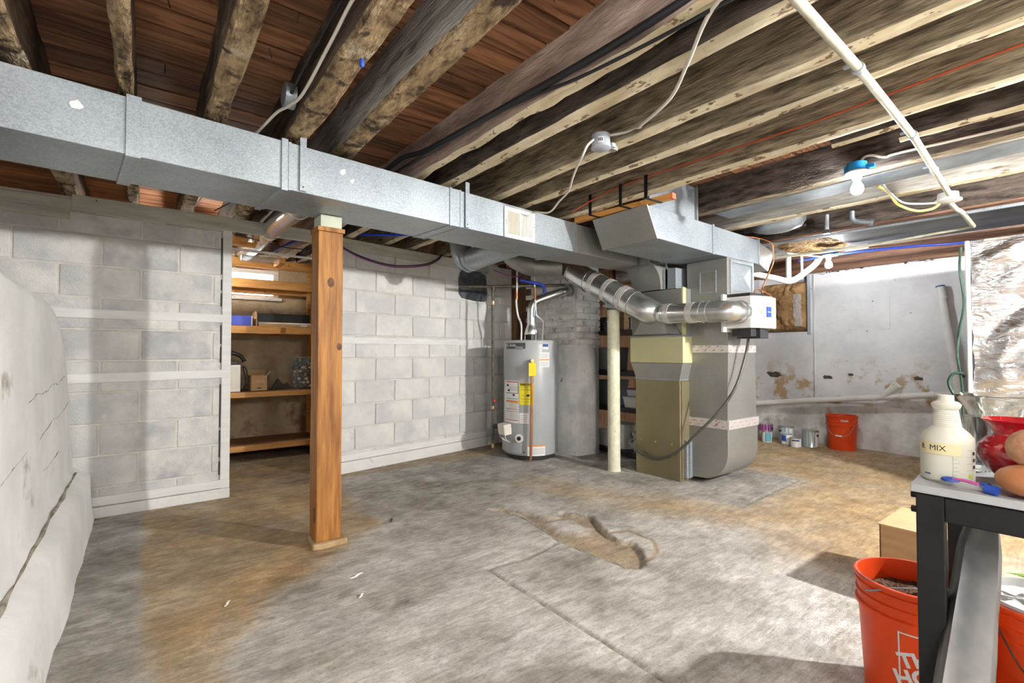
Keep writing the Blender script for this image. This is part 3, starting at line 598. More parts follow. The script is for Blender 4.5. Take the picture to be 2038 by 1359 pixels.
part('window_sill', MB().box(.68, 1.25, 5.965, 6.0, 1.655, 1.69), bench_m, wi, bevel=.006)

# ---- right-hand wall
wr = obj('wall_right', MB().box(6.5, 6.65, -2.4, 2.50, .42, 2.06).box(6.5, 6.65, 3.10, 4.8, .42, 2.06).box(6.5, 6.65, 2.50, 3.10, .42, 1.33).box(6.63, 6.68, 2.45, 3.15, 1.3, 2.06), wallr_m,
         'stained limewashed end wall with a blocked window niche', 'wall', kind='structure')
def foot():
    mb = MB(); n = 60
    def f(u, v):
        yy = -2.4 + 7.2 * u; d = .05 * fbm(yy * 1.5, v * 2, 3) + .03
        return (6.50 - (.10 * (1 - v) + d * (1 - v * v) * (.4 + .6 * (1 - v))), yy, .47 * v)
    mb.grid(f, n, 10); part('footing', mb, foot_m, wr, smooth=80)
foot()
def panel():
    mb = MB()
    def f(u, v):
        yy = 2.43 - 3.4 * u; zz = .50 + 1.53 * v; return (6.478 + .006 * fbm(yy * 1.3, zz * 1.3, 4), yy, zz + .008 * fbm(yy * 4, zz, 8))
    mb.grid(f, 60, 30)
    mb.box(6.479, 6.50, 2.425, 2.436, .5, 2.03)
    return part('plaster_panel', mb, wallr_m, wr, smooth=60)
panel()
for yy in (2.04, 1.73):
    fr = MB()
    fr.box(6.464, 6.474, yy - .045, yy + .045, 1.33, 1.69)
    part('wood_cleat', fr, wallr_m, wr, bevel=.004)
ridge = MB().tube([(6.48, 2.435 + .006 * fbm(t * 7, 1, 1), .5 + 1.52 * t) for t in np.linspace(0, 1, 40)], .012, 6)
part('plaster_seam', ridge, wallr_m, wr, smooth=60)
damage = MB()
for (yy, zz, s_, sd) in [(2.92, .79, .09, 1), (2.30, .78, .05, 2), (1.45, .80, .045, 3), (2.06, .82, .03, 4), (1.12, .84, .035, 5)]:
    nn = 18; c0 = len(damage.v); pts = [(6.472, yy + s_ * 1.5 * math.cos(a) * (.55 + .6 * abs(fbm(math.cos(a) * 2, math.sin(a) * 2, sd))), zz + s_ * .6 * math.sin(a) * (.5 + .9 * abs(fbm(math.sin(a) * 3, math.cos(a) * 2, sd + 9)))) for a in np.linspace(0, 2 * math.pi, nn, endpoint=False)]
    pts = [(6.4715 if yy < 2.43 else 6.4955, p[1], p[2]) for p in pts]
    damage.add(pts, [tuple(range(nn))])
part('missing_plaster', damage, mat('bare_dark_wall', (.05, .04, .035), (.12, .10, .085), 30, rough=.95), wr)
torn = mat('torn_dark_edge', (.04, .035, .032), (.55, .55, .56), 16, rough=.9, ramp=(.45, .55))
for (ya, yb, zz) in ((2.40, 2.16, 2.035), (2.13, 1.92, 2.04), (1.90, 1.62, 2.045), (1.55, 1.30, 2.035)):
    part('torn_plaster', MB().tube([(6.475 - .01 * random.random(), ya + (yb - ya) * t, zz + .018 * fbm(t * 6, ya, 1)) for t in np.linspace(0, 1, 12)], [.004 + .016 * abs(fbm(t * 5, ya, 7)) for t in np.linspace(0, 1, 12)], 7), torn, wr, smooth=60)
# niche
nf = obj('trim_13', MB().box(6.47, 6.5, 2.485, 2.51, 1.30, 2.03), grey_box_m, 'grey strip at the right edge of the blocked window niche', 'trim', kind='structure')
def bag():
    mb = MB()
    def f(u, v):
        yy = 2.52 + .58 * u; zz = 1.345 + .62 * v; e = min(u, 1 - u, v, 1 - v) * 5; e = min(1, e) ** .5
        return (6.60 - .13 * e - .05 * fbm(yy * 6, zz * 6, 3) - .025 * abs(fbm(yy * 14, zz * 10, 7)), yy, zz)
    mb.grid(f, 44, 40)
    o = obj('insulation_bag', mb, paper_bag, 'crumpled brown paper insulation bag stuffed in the window niche', 'bag', smooth=50)
    film = MB(); film.grid(lambda u, v: (6.435 - .02 * fbm(u * 5, v * 7, 1), 2.66 - .09 * u - .10 * (1 - v) ** 2 * .3 + .05 * fbm(v * 4, 2, 2), 1.40 + .40 * v), 10, 24)
    part('plastic_film', film, foil_clear, o, smooth=60)
    lettering('print', 'VR', .09, frame_mtx((6.42, 2.88, 1.52), (0, -1, 0), (0, 0, 1)), black_ink, o, bold=.004)
bag()

# ================================================================== DUCTS AND FURNACE
# ---- supply trunk (slightly off square to the wall)
DA = Vector((-1.0, 2.30, 0)); DB = Vector((2.64, 2.655, 0)); DD = (DB - DA).normalized(); DN = Vector((-DD.y, DD.x, 0))
def duct_pt(x, off, z):
    t = (x - DA.x) / DD.x; p = DA + DD * t + DN * off; return (p.x, p.y, z)
def trunk_section(x0, x1, z0=1.85, z1=2.075, w0=0.0, w1=.415, w1b=None, z0b=None, z1b=None):
    w1b = w1b or w1; z0b = z0b or z0; z1b = z1b or z1
    return MB().hexa([duct_pt(x0, w0, z0), duct_pt(x1, w0, z0b), duct_pt(x1, w1b, z0b), duct_pt(x0, w1, z0), duct_pt(x0, w0, z1), duct_pt(x1, w0, z1b), duct_pt(x1, w1b, z1b), duct_pt(x0, w1, z1)])
tr = thing('supply_duct', 'long rectangular galvanised supply duct crossing under the joists', 'duct', (.8, 2.6, 1.85))
secs = [(-1.0, -.055, .415), (-.04, .515, .415), (.545, 1.47, .41), (1.545, 2.63, .39)]
for i, (a, b, wd) in enumerate(secs): part('duct_section', trunk_section(a, b, w1=wd), galv, tr, bevel=.002)
for (a, b, e) in [(-.066, -.018, .009), (.503, .532, .010), (.535, .549, .003), (1.462, 1.474, .005), (1.474, 1.54, .002), (1.538, 1.548, .005), (2.62, 2.65, .005)]:
    part('seam_cleat', trunk_section(a, b, 1.85 - e, 2.075 + e, -e, .415 + e), galv, tr, bevel=.0015)
for xs_, zt in ((.585, 2.13), (1.575, 2.135)):
    a = duct_pt(xs_, -.004, 1.85); mb = MB()
    def st(x0, x1, za, zb, o0, o1): return [duct_pt(x0, o0, za), duct_pt(x1, o0, za), duct_pt(x1, o1, za), duct_pt(x0, o1, za), duct_pt(x0, o0, zb), duct_pt(x1, o0, zb), duct_pt(x1, o1, zb), duct_pt(x0, o1, zb)]
    mb.hexa(st(xs_, xs_ + .03, 1.853, zt, -.012, -.009)); mb.hexa(st(xs_, xs_ + .03, 1.853, 1.857, -.012, .001))
    s_ = part('hanger_strap', mb, galv, tr)
    part('screw', MB().hexa(st(xs_ + .012, xs_ + .018, 1.870, 1.876, -.016, -.011)), iron, s_)
# paint splashes on the duct
spl = mat('white_splash', (.8, .81, .82), rough=.6)
for (x, z, s_) in [(-.21, 1.99, .022), (.80, 2.0, .018), (.85, 1.965, .013)]:
    mb = MB(); n = 14; pts = []
    for a in np.linspace(0, 2 * math.pi, n, endpoint=False):
        rr = s_ * (.6 + .7 * abs(fbm(math.cos(a) * 1.5, math.sin(a) * 1.5, x * 3))); pts.append(duct_pt(x + rr * math.cos(a), -.0025, z + rr * math.sin(a)))
    mb.add(pts, [tuple(range(n))]); part('paint_splash', mb, spl, tr)
# register grille
rg = thing('air_register', 'white louvred air register on the side of the supply duct', 'register', duct_pt(2.04, -.02, 1.85))
rx0, rx1, rz0, rz1 = 1.90, 2.185, 1.848, 2.055
def gq(x0, x1, z0, z1, o0, o1): return [duct_pt(x0, o0, z0), duct_pt(x1, o0, z0), duct_pt(x1, o1, z0), duct_pt(x0, o1, z0), duct_pt(x0, o0, z1), duct_pt(x1, o0, z1), duct_pt(x1, o1, z1), duct_pt(x0, o1, z1)]
fr = MB(); fr.hexa(gq(rx0, rx1, rz0, rz0 + .027, -.012, -.002)); fr.hexa(gq(rx0, rx1, rz1 - .027, rz1, -.012, -.002)); fr.hexa(gq(rx0, rx0 + .028, rz0 + .027, rz1 - .027, -.012, -.002)); fr.hexa(gq(rx1 - .028, rx1, rz0 + .027, rz1 - .027, -.012, -.002)); fr.hexa(gq(2.036, 2.05, rz0 + .027, rz1 - .027, -.013, -.002))
part('frame', fr, white_pl, rg, bevel=.002)
part('back_plate', MB().hexa(gq(rx0 + .02, rx1 - .02, rz0 + .02, rz1 - .02, -.003, -.001)), mat('register_back', (.20, .18, .15), (.34, .31, .27), 30, rough=.9), rg)  # plate behind the louvres in a darker grey-brown
for side in ((1.930, 2.034, 15), (2.052, 2.155, 15)):
    for i in range(side[2]):
        x = side[0] + (side[1] - side[0]) * (i + .5) / side[2]; part('louver', MB().hexa(gq(x - .0016, x + .0016, rz0 + .026, rz1 - .026, -.011, -.003)), cream_pl if side[0] < 2 else white_pl, rg)
for i in range(9):
    z = rz0 + .03 + i * .0175; part('cross_louver', MB().hexa(gq(1.930, 2.034, z, z + .002, -.0065, -.004)), cream_pl, rg)
part('lever', MB().hexa(gq(1.915, 1.924, 1.93, 1.95, -.022, -.011)), white_pl, rg)
for x in (1.912, 2.175): part('screw', MB().hexa(gq(x, x + .006, 1.955, 1.961, -.014, -.011)), iron, rg)

# ---- furnace
fu = thing('furnace', 'tan and cream upright furnace with galvanised plenum', 'furnace', (3.85, 2.58, 0))
part('cabinet', MB().box(3.559, 4.16, 2.36, 2.814, .0, .845), gold_m, fu, bevel=.004)
part('transition', MB().hexa([(3.562, 2.362, .848), (4.16, 2.362, .848), (4.16, 2.812, .848), (3.562, 2.812, .848), (3.552, 2.325, .985), (4.16, 2.325, .985), (4.16, 2.865, .985), (3.552, 2.865, .985)]), galv_dk, fu, bevel=.003)
part('top_flange', MB().box(3.552, 4.17, 2.355, 2.82, .843, .852), galv, fu)
part('coil_case', MB().box(3.551, 4.17, 2.322, 2.868, .987, 1.212), cream_m, fu, bevel=.004)
part('case_lip', MB().box(3.545, 4.17, 2.318, 2.872, 1.210, 1.225), galv, fu, bevel=.002)
part('plenum', MB().box(3.562, 4.16, 2.33, 2.855, 1.225, 1.615), galv_dk, fu, bevel=.003)
part('plenum_corner', MB().box(3.556, 3.60, 2.322, 2.335, 1.225, 1.62), cream_m, fu)
part('plenum_hood', MB().add([(3.555, 2.345, 1.228), (3.555, 2.84, 1.228), (3.555, 2.70, 1.36), (3.555, 2.44, 1.36), (3.47, 2.42, 1.235), (3.47, 2.76, 1.235), (3.47, 2.69, 1.34), (3.47, 2.45, 1.34)], [(4, 5, 6, 7), (0, 1, 5, 4), (1, 2, 6, 5), (2, 3, 7, 6), (3, 0, 4, 7)]), galv_dk, fu)
for yy in (2.75, 2.60, 2.44): part('knob', MB().lathe((3.559, yy, .30), [(.009, 0), (.009, -.008), (.005, -.011)], 10, axis='x'), brass, fu, smooth=40)
part('front_seam', MB().box(3.556, 3.56, 2.362, 2.812, .838, .842), galv, fu)
part('side_panel', MB().box(3.575, 3.69, 2.352, 2.36, .02, .83), gold_m, fu)
# return boot with rounded heel and riser
rt = thing('return_duct', 'grey sheet-metal return duct with rounded heel on the furnace side', 'duct', (3.92, 2.18, 0))
heel = [(2.355, .04), (2.24, .045)] + [(2.012 + .22 - .22 * math.sin(a), .045 + .24 - .24 * math.cos(a)) for a in np.linspace(.15, math.pi / 2, 10)] + [(2.012, .50), (2.355, .50)]
part('boot', MB().prism(heel, 'x', 3.68, 4.16), galv_dk, rt, smooth=30, bevel=.002)
part('duct_section', MB().hexa([(3.684, 2.016, .5), (4.155, 2.016, .5), (4.155, 2.355, .5), (3.684, 2.355, .5), (3.684, 2.006, 1.12), (4.115, 2.006, 1.12), (4.115, 2.365, 1.12), (3.684, 2.365, 1.12)]), galv_dk, rt, bevel=.002)
part('duct_section', MB().box(3.684, 4.115, 2.008, 2.365, 1.12, 1.835), galv_dk, rt, bevel=.002)
for z0, z1, xx in ((.465, .535, 4.158), (1.075, 1.135, 4.12)):
    tp = part('foil_tape_band', MB().box(3.676, xx + .004, 2.001, 2.372, z0, z1), tape_m, rt)
    for k in range(9):
        yy = 2.35 - .036 * k; xx2 = 3.70 + .048 * k
        zz = z0 + .012 + .03 * (k % 2); mk = mag_ink if k % 3 else red_ink
        part('tape_print', MB().add([(3.6755, yy, zz), (3.6755, yy - .022, zz + .008), (3.6755, yy - .022, zz + .013), (3.6755, yy, zz + .005)], [(0, 1, 2, 3)]), mk, tp)
        part('tape_print', MB().add([(xx2, 2.0005, zz), (xx2 + .022, 2.0005, zz + .010), (xx2 + .022, 2.0005, zz + .015), (xx2, 2.0005, zz + .005)], [(0, 1, 2, 3)]), mk, tp)
part('flange', MB().box(3.60, 3.69, 2.325, 2.352, .03, .345).box(3.625, 3.633, 2.31, 2.326, .03, .345), galv, rt, bevel=.002)
lettering('stencil', 'RU 20420 UE20U', .032, frame_mtx((3.6825, 2.21, .565), (0, -1, 0), (0, 0, 1)), grey_ink, rt)
hatch = MB(); 
for (a, b, c_, d) in [(2.10, 2.25, 1.735, 1.745), (2.10, 2.25, 1.565, 1.575), (2.10, 2.11, 1.575, 1.735), (2.24, 2.25, 1.575, 1.735)]: hatch.box(3.678, 3.684, a, b, c_, d)
part('hatch_rim', hatch, galv, rt)
part('damper_plate', MB().add([(3.74, 2.006, 1.58), (4.08, 2.006, 1.58), (4.08, 2.006, 1.80), (3.74, 2.006, 1.80), (3.91, 1.985, 1.69)], [(0, 1, 4), (1, 2, 4), (2, 3, 4), (3, 0, 4)]), galv, rt)
part('damper_frame', MB().box(3.72, 3.745, 1.998, 2.008, 1.55, 1.82).box(4.07, 4.095, 1.998, 2.008, 1.55, 1.82).box(3.745, 4.07, 1.998, 2.008, 1.80, 1.82), galv, rt)
# return trunk
r2 = thing('return_air_duct', 'rectangular galvanised return trunk with slanted end hanging under the joists', 'duct', (3.4, 2.25, 1.83))
part('trunk_body', MB().hexa([(2.80, 2.02, 1.862), (3.46, 2.0, 1.835), (3.46, 2.46, 1.835), (2.80, 2.50, 1.862), (2.69, 2.02, 2.07), (3.46, 2.0, 2.055), (3.46, 2.46, 2.055), (2.69, 2.50, 2.07)]), galv, r2, bevel=.003)
part('end_cap', MB().hexa([(2.785, 2.012, 1.856), (2.80, 2.012, 1.856), (2.80, 2.508, 1.856), (2.785, 2.508, 1.856), (2.672, 2.012, 2.072), (2.687, 2.012, 2.072), (2.687, 2.508, 2.072), (2.672, 2.508, 2.072)]), galv_dk, r2, bevel=.003)
part('trunk_body', MB().hexa([(3.475, 2.0, 1.835), (4.22, 2.02, 1.84), (4.22, 2.44, 1.84), (3.475, 2.46, 1.835), (3.475, 2.0, 2.05), (4.22, 2.02, 2.05), (4.22, 2.44, 2.05), (3.475, 2.46, 2.05)]), galv, r2, bevel=.003)
part('seam_cleat', MB().box(3.455, 3.48, 1.994, 2.465, 1.829, 2.06), galv, r2)
part('seam_cleat', MB().box(4.215, 4.235, 2.012, 2.445, 1.833, 2.058), galv, r2)
part('riser', MB().box(2.74, 3.285, 2.04, 2.10, 2.04, 2.32), galv, r2, bevel=.002)
part('riser_end', MB().box(3.285, 3.30, 2.02, 2.4, 2.06, 2.33), galv_dk, r2)
part('end_boot', MB().hexa([(4.236, 2.03, 1.86), (4.48, 2.06, 1.81), (4.48, 2.36, 1.81), (4.236, 2.42, 1.86), (4.236, 2.03, 2.05), (4.60, 2.06, 1.99), (4.60, 2.36, 1.99), (4.236, 2.42, 2.05)]), galv_sh, r2, bevel=.003)
# 2x4 hanger with straps
hg = thing('hanger_board', 'orange-tipped two-by-four hung under joists above the return trunk', 'lumber', (2.72, 2.3, 2.10))
part('board', MB().bar((2.735, 1.86, 2.097), (2.655, 2.66, 2.097), .045, .036), wood_new, hg, bevel=.002)
part('painted_end', MB().bar((2.737, 1.845, 2.097), (2.735, 1.862, 2.097), .047, .038), orange_paint, hg, bevel=.002)
for yy in (1.93, 2.14, 2.42):
    part('strap', MB().box(2.568, 2.572, yy, yy + .024, 2.075, 2.225).box(2.568, 2.74, yy, yy + .024, 2.073, 2.076), black_metal, hg)
# elbow from supply trunk down into plenum
el = thing('plenum_elbow', 'galvanised elbow joining the supply trunk to the furnace plenum', 'duct', (3.8, 2.6, 1.62))
part('tapered_section', MB().hexa([duct_pt(2.655, 0, 1.85), (3.40, 2.66, 1.835), (3.40, 2.98, 1.835), duct_pt(2.655, .39, 1.85), duct_pt(2.655, 0, 2.07), (3.40, 2.66, 2.05), (3.40, 2.98, 2.05), duct_pt(2.655, .39, 2.07)]), galv_dk, el, bevel=.003)
arc = [(3.42 + .16 * math.sin(a) * .95, 1.835 - .19 * (1 - math.cos(a))) for a in np.linspace(0, math.pi / 2, 8)]
part('throat', MB().prism(arc + [(3.572, 1.625), (4.10, 1.625), (4.10, 1.83), (3.42, 1.84)], 'y', 2.55, 2.86), galv_dk, el, smooth=30)
part('elbow_top', MB().box(3.42, 4.10, 2.55, 2.98, 1.84, 2.05), galv_dk, el, bevel=.003)
part('hanger_strap', MB().box(3.60, 3.603, 2.50, 2.52, 1.56, 1.85), galv, el)
part('side_cheek', MB().box(3.60, 4.0, 2.42, 2.545, 1.625, 1.80), galv, el)

# ---- round ducts
def round_duct(name, label, pts, r, n=28, rad=.10, m=galv_sh, bands=(), tapes=(), seams=()):
    t = thing(name, label, 'duct', tuple(Vector(pts[0]) - Vector((0, 0, r))))
    path = bend(pts, rad, 6); part('pipe', MB().tube(path, r, n), m, t, smooth=50)
    def along(p, q, f): return Vector(p) + (Vector(q) - Vector(p)) * f
    for (i, f, wd) in bands:
        a = along(pts[i], pts[i + 1], f); d = (Vector(pts[i + 1]) - Vector(pts[i])).normalized(); part('crimp_band', MB().tube([tuple(a - d * wd / 2), tuple(a + d * wd / 2)], r + .004, n), m, t, smooth=50)
    for (i, f, wd) in tapes:
        a = along(pts[i], pts[i + 1], f); d = (Vector(pts[i + 1]) - Vector(pts[i])).normalized(); part('tape_wrap', MB().tube([tuple(a - d * wd / 2), tuple(a + d * wd / 2)], r + .0025, n), tape_m, t, smooth=50)
    return t
round_duct('round_supply_duct', 'large shiny round duct sloping down to the furnace plenum', [(3.37, 3.56, 2.06), (3.385, 3.46, 1.90), (3.41, 3.25, 1.768), (3.43, 2.96, 1.622), (3.445, 2.70, 1.49), (3.47, 2.60, 1.43), (3.56, 2.58, 1.405)], .112, rad=.08,
           bands=[(1, .1, .012), (2, .05, .01), (3, .35, .012), (3, .85, .012)], tapes=[(2, .3, .06), (2, .85, .05), (3, .5, .05)])
round_duct('bypass_duct', 'short horizontal round bypass duct leading to the white humidifier', [(3.545, 2.47, 1.40), (3.47, 2.47, 1.40), (3.47, 1.865, 1.385), (3.62, 1.865, 1.385)], .081, rad=.09,
           bands=[(1, .05, .012), (1, .62, .012), (1, .72, .01)], tapes=[(1, .13, .05), (1, .48, .055)])
round_duct('round_branch_duct', 'dull round branch duct entering the back of the supply trunk', [(2.33, 2.92, 1.935), (2.20, 3.58, 1.855), (2.19, 3.68, 2.25)], .092, rad=.12, m=galv,
           bands=[(0, .93, .014), (0, .85, .01)])
round_duct('round_elbow_duct', 'dark segmented round elbow duct above the water heater', [(3.30, 3.52, 1.93), (3.05, 3.70, 1.93), (2.92, 3.86, 2.05), (2.90, 3.95, 2.25)], .105, rad=.12, m=galv_dk,
           bands=[(0, .15, .01), (0, .5, .01), (0, .85, .01)])
round_duct('storage_round_duct', 'silver round duct under the storage room ceiling seen through the doorway', [(.80, 2.95, 2.0), (.80, 3.8, 2.06), (.80, 5.45, 2.07)], .075, m=galv_sh, bands=[(0, .5, .012), (1, .3, .012), (1, .85, .012)])
# ---- humidifier
hm = thing('humidifier', 'white boxy furnace humidifier with blue badge on the return duct', 'humidifier', (3.80, 1.88, 1.26))
part('mount_plate', MB().box(3.58, 3.98, 1.985, 2.005, 1.235, 1.53), white_pl, hm, bevel=.003)
part('housing', MB().prism([(3.62, 1.985), (3.62, 1.79), (3.66, 1.765), (3.82, 1.735), (3.97, 1.765), (3.985, 1.81), (3.985, 1.985)], 'z', 1.262, 1.505), white_pl, hm, bevel=.006)
bd = part('badge', MB().hexa([(3.765, 1.739, 1.345), (3.815, 1.7305, 1.345), (3.815, 1.737, 1.345), (3.765, 1.745, 1.345), (3.765, 1.739, 1.425), (3.815, 1.7305, 1.425), (3.815, 1.737, 1.425), (3.765, 1.745, 1.425)]), blue_ink, hm)
lettering('badge_print', 'Aprilaire', .012, frame_mtx((3.79, 1.7335, 1.385), (.985, -.168, 0), (0, 0, 1)), white_paper, bd)
part('collar', MB().lathe((3.615, 1.865, 1.385), [(.088, 0), (.088, -.03), (.084, -.03)], 28, axis='x'), galv_sh, hm, smooth=40)
part('drain_pan', MB().box(3.64, 3.72, 1.80, 1.95, 1.20, 1.26).box(3.73, 3.86, 1.775, 1.96, 1.185, 1.258), black_pl, hm, bevel=.003)
part('top_bracket', MB().box(3.63, 3.90, 1.80, 1.98, 1.507, 1.53), black_pl, hm, bevel=.002)
part('feed_tube', MB().tube(smooth_path([(3.80, 1.86, 1.53), (3.80, 1.84, 1.57), (3.86, 1.82, 1.56), (3.95, 1.80, 1.53), (3.97, 1.80, 1.50)]), .005, 7), copper, hm, smooth=60)
part('latch', MB().box(3.70, 3.71, 1.745, 1.76, 1.37, 1.40), cream_pl, hm)
# conduit drain hose from humidifier
obj('drain_hose', MB().tube(smooth_path([(3.80, 1.90, 1.19), (3.80, 1.915, 1.10), (3.75, 1.93, .95), (3.66, 1.94, .80), (3.595, 2.03, .62), (3.52, 2.16, .45), (3.50, 2.34, .27), (3.505, 2.52, .175), (3.515, 2.66, .165), (3.52, 2.78, .20), (3.525, 2.86, .26), (3.60, 2.885, .30)], 8), .0115, 10), mat('grey_hose', (.055, .055, .05), (.09, .09, .08), 20, rough=.35),
    'dark flexible hose looping from the humidifier across the furnace front', 'hose', smooth=60)
# ---- steel column
sp = thing('steel_column', 'cream painted steel column with tilted cap plate beside the furnace', 'column', (3.43, 2.96, 0))
part('shaft', MB().lathe((3.43, 2.96, 0), [(.060, 0), (.058, .02), (.056, .05), (.056, 1.465)], 24), pipe_cream, sp, smooth=50)
part('cap_plate', MB().obox((3.43, 2.96, 1.478), (.15, .15, .012), (.25, .1, .3)).obox((3.37, 2.93, 1.495), (.012, .13, .035), (.25, .1, .3)), galv, sp)
# ---- wooden post
po = thing('wooden_post', 'square orange-brown timber post standing on a concrete pad', 'post', (.83, 2.82, 0))
def post_mesh():
    mb = MB(); cx_, cy_, h = .832, 2.835, .068; n = 26; rings = []
    for i in range(n + 1):
        z = .035 + 1.72 * i / n; r = []
        for (sx, sy) in [(-1, -1), (0, -1), (1, -1), (1, 0), (1, 1), (0, 1), (-1, 1), (-1, 0)]:
            r.append((cx_ + sx * h + .0025 * fbm(z * 3, sx, sy), cy_ + sy * h + .0025 * fbm(z * 3, sx + 5, sy), z))
        rings.append(r)
    mb.v = [p for r in rings for p in r]
    for i in range(n):
        for k in range(8): mb.f.append([i * 8 + k, i * 8 + (k + 1) % 8, (i + 1) * 8 + (k + 1) % 8, (i + 1) * 8 + k]); mb.mi.append(0)
    mb.f += [list(range(8)), list(range(n * 8, n * 8 + 8))]; mb.mi += [0, 0]; return mb
part('shaft', post_mesh(), wood_post, po, bevel=.005)
part('cap_block', MB().box(.758, .908, 2.76, 2.91, 1.755, 1.78), wood_post, po, bevel=.003)
part('packing_block', MB().box(.775, .892, 2.768, 2.90, 1.78, 1.848), mat('pale_green_block', (.50, .54, .42), (.58, .62, .50), 6, rough=.7), po, bevel=.003)
part('base_pad', MB().prism([(.742, 2.75), (.80, 2.735), (.93, 2.745), (.945, 2.87), (.92, 2.93), (.76, 2.92)], 'z', 0, .036), mat('tan_concrete_pad', (.36, .24, .12), (.50, .36, .20), 10, bump=.8, rough=.85), po, bevel=.01)
knot = mat('wood_knot', (.05, .018, .008), (.16, .06, .02), 30, rough=.6)
for (dx, dz, rx_, rz_) in [(.0, 1.47, .019, .027), (.05, 1.11, .014, .02)]:
    part('knot', MB().lathe_scaled((.83 + dx, 2.7665, dz), [(1, -.0012), (.75, -.002), (.3, -.0024), (.001, -.0024)], 16, rx_, 1, 1).__class__().add(
        [(.832 + dx + rx_ * math.cos(a), 2.7655, dz + rz_ * math.sin(a)) for a in np.linspace(0, 2 * math.pi, 18, endpoint=False)], [tuple(range(18))]), knot, po)
part('knot', MB().add([(.7628, 2.80 + .018 * math.cos(a), .18 + .05 * math.sin(a)) for a in np.linspace(0, 2 * math.pi, 16, endpoint=False)], [tuple(range(16))]), knot, po)

# ================================================================== WATER HEATER
HC = (3.244, 3.93); HR = .283
def hz(v): return 1.08 - (v - 700.5) * 4.80 / 962
def ha(u): return 230.5 + math.degrees(math.asin(max(-1, min(1, (u - 1056) / 55.5))))
wh = thing('water_heater', 'grey cylindrical gas water heater with yellow and white labels', 'water heater', (HC[0], HC[1], 0))
part('tank', MB().lathe((*HC, 0), [(.001, .045), (HR - .02, .045), (HR - .004, .05), (HR, .065), (HR, 1.155), (HR - .001, 1.158), (HR - .001, 1.162), (HR, 1.165), (HR, 1.19), (HR - .008, 1.20), (.001, 1.21)], 64), heater_m, wh, smooth=40)
part('base_ring', MB().lathe((*HC, 0), [(HR - .045, 0), (HR - .03, .01), (HR - .03, .045), (.001, .045)], 48), black_pl, wh, smooth=40)
def hpatch(name, u0, u1, v0, v1, m, dr=.0015, n=10, parent=wh): return part(name, cyl_patch(HC, HR + dr, ha(u0), ha(u1), hz(v1), hz(v0), n), m, parent, smooth=60)
dkp = mat('dark_badge', (.07, .075, .07), rough=.4)
bp_ = hpatch('brand_plate', 1008, 1046, 682, 694, dkp)
def wrapfn(uc, vc, dr=.003, stretch=1.0):
    a = math.radians(ha(uc)); z = hz(vc)
    return lambda x, y, zz: (HC[0] + (HR + dr + zz) * math.cos(a + x / HR), HC[1] + (HR + dr + zz) * math.sin(a + x / HR), z + y)
lettering('brand_print', 'A.O. Smith', .036, None, white_paper, bp_, wrap=wrapfn(1015, 687))
hpatch('brand_oval', 1026, 1041, 689, 696, grey_ink, .0025, parent=bp_)
w1 = hpatch('small_sticker', 1079, 1091, 683, 695, white_paper); hpatch('sticker_badge', 1079.5, 1090.5, 684, 690, navy, .0025, parent=w1)
w2 = hpatch('white_label', 1073, 1093, 701, 731, white_paper); hpatch('label_stripe', 1073, 1092.5, 715, 717, orange_ink, .0025, parent=w2)
for v in (705, 708, 711, 721, 724, 727): hpatch('label_text', 1075, 1091, v, v + .6, grey_ink, .0025, parent=w2)
w3 = hpatch('warning_label', 1003.5, 1033, 758, 843, white_paper, n=14)
for v, h, m_ in ((760, 1.6, red_ink), (783, 1.0, black_ink), (794, 1.2, teal), (798, 4.2, orange_ink), (815, 1.2, red_ink), (837, 1.4, red_ink), (771, .7, grey_ink), (774, .7, grey_ink), (777, .7, grey_ink), (803, .6, grey_ink), (806, .6, grey_ink), (809, .6, grey_ink), (812, .6, grey_ink), (820, .8, black_ink), (824, .6, grey_ink), (827, .6, grey_ink), (830, .6, grey_ink), (833, .6, grey_ink)):
    hpatch('label_line', 1007.5 if m_ is not grey_ink else 1014, 1032, v, v + h, m_, .0025, parent=w3)
for (a, b, c_, d) in ((1009, 1013, 766, 770), (1011, 1015, 776, 780), (1021, 1025, 785, 789)): hpatch('label_symbol', a, b, c_, d, black_ink, .0027, 3, parent=w3)
hpatch('label_border', 1031.3, 1032.3, 760, 783, black_ink, .0026, 2, parent=w3)
w4 = hpatch('energy_label', 1034, 1062, 762, 806, yellow_m, n=12)
lettering('energy_heading', 'ENERGYGUIDE', .030, None, black_ink, w4, wrap=wrapfn(1048, 765.5), bold=.0012, xs=.62)
for v in (770, 775, 787, 794, 799): hpatch('label_line', 1037, 1057, v, v + .7, black_ink if v < 780 else grey_ink, .0025, parent=w4)
hpatch('label_spot', 1048, 1054, 785, 789, black_ink, .0027, 4, parent=w4)
w5 = hpatch('small_label', 1034, 1052, 822, 843, white_paper)
for v in (827, 831, 835, 839): hpatch('label_line', 1036, 1050, v, v + .7, grey_ink, .0025, parent=w5)
w6 = hpatch('bottom_label', 1050, 1084, 886, 907, white_paper); hpatch('label_stripe', 1050, 1084, 886, 888.5, orange_ink, .0025, parent=w6)
for v in (893, 896, 899, 902): hpatch('label_line', 1058, 1082, v, v + .7, grey_ink, .0025, parent=w6)
def hp(u, z, dr):  # point off the tank surface
    a = math.radians(ha(u)); return (HC[0] + (HR + dr) * math.cos(a), HC[1] + (HR + dr) * math.sin(a), z)
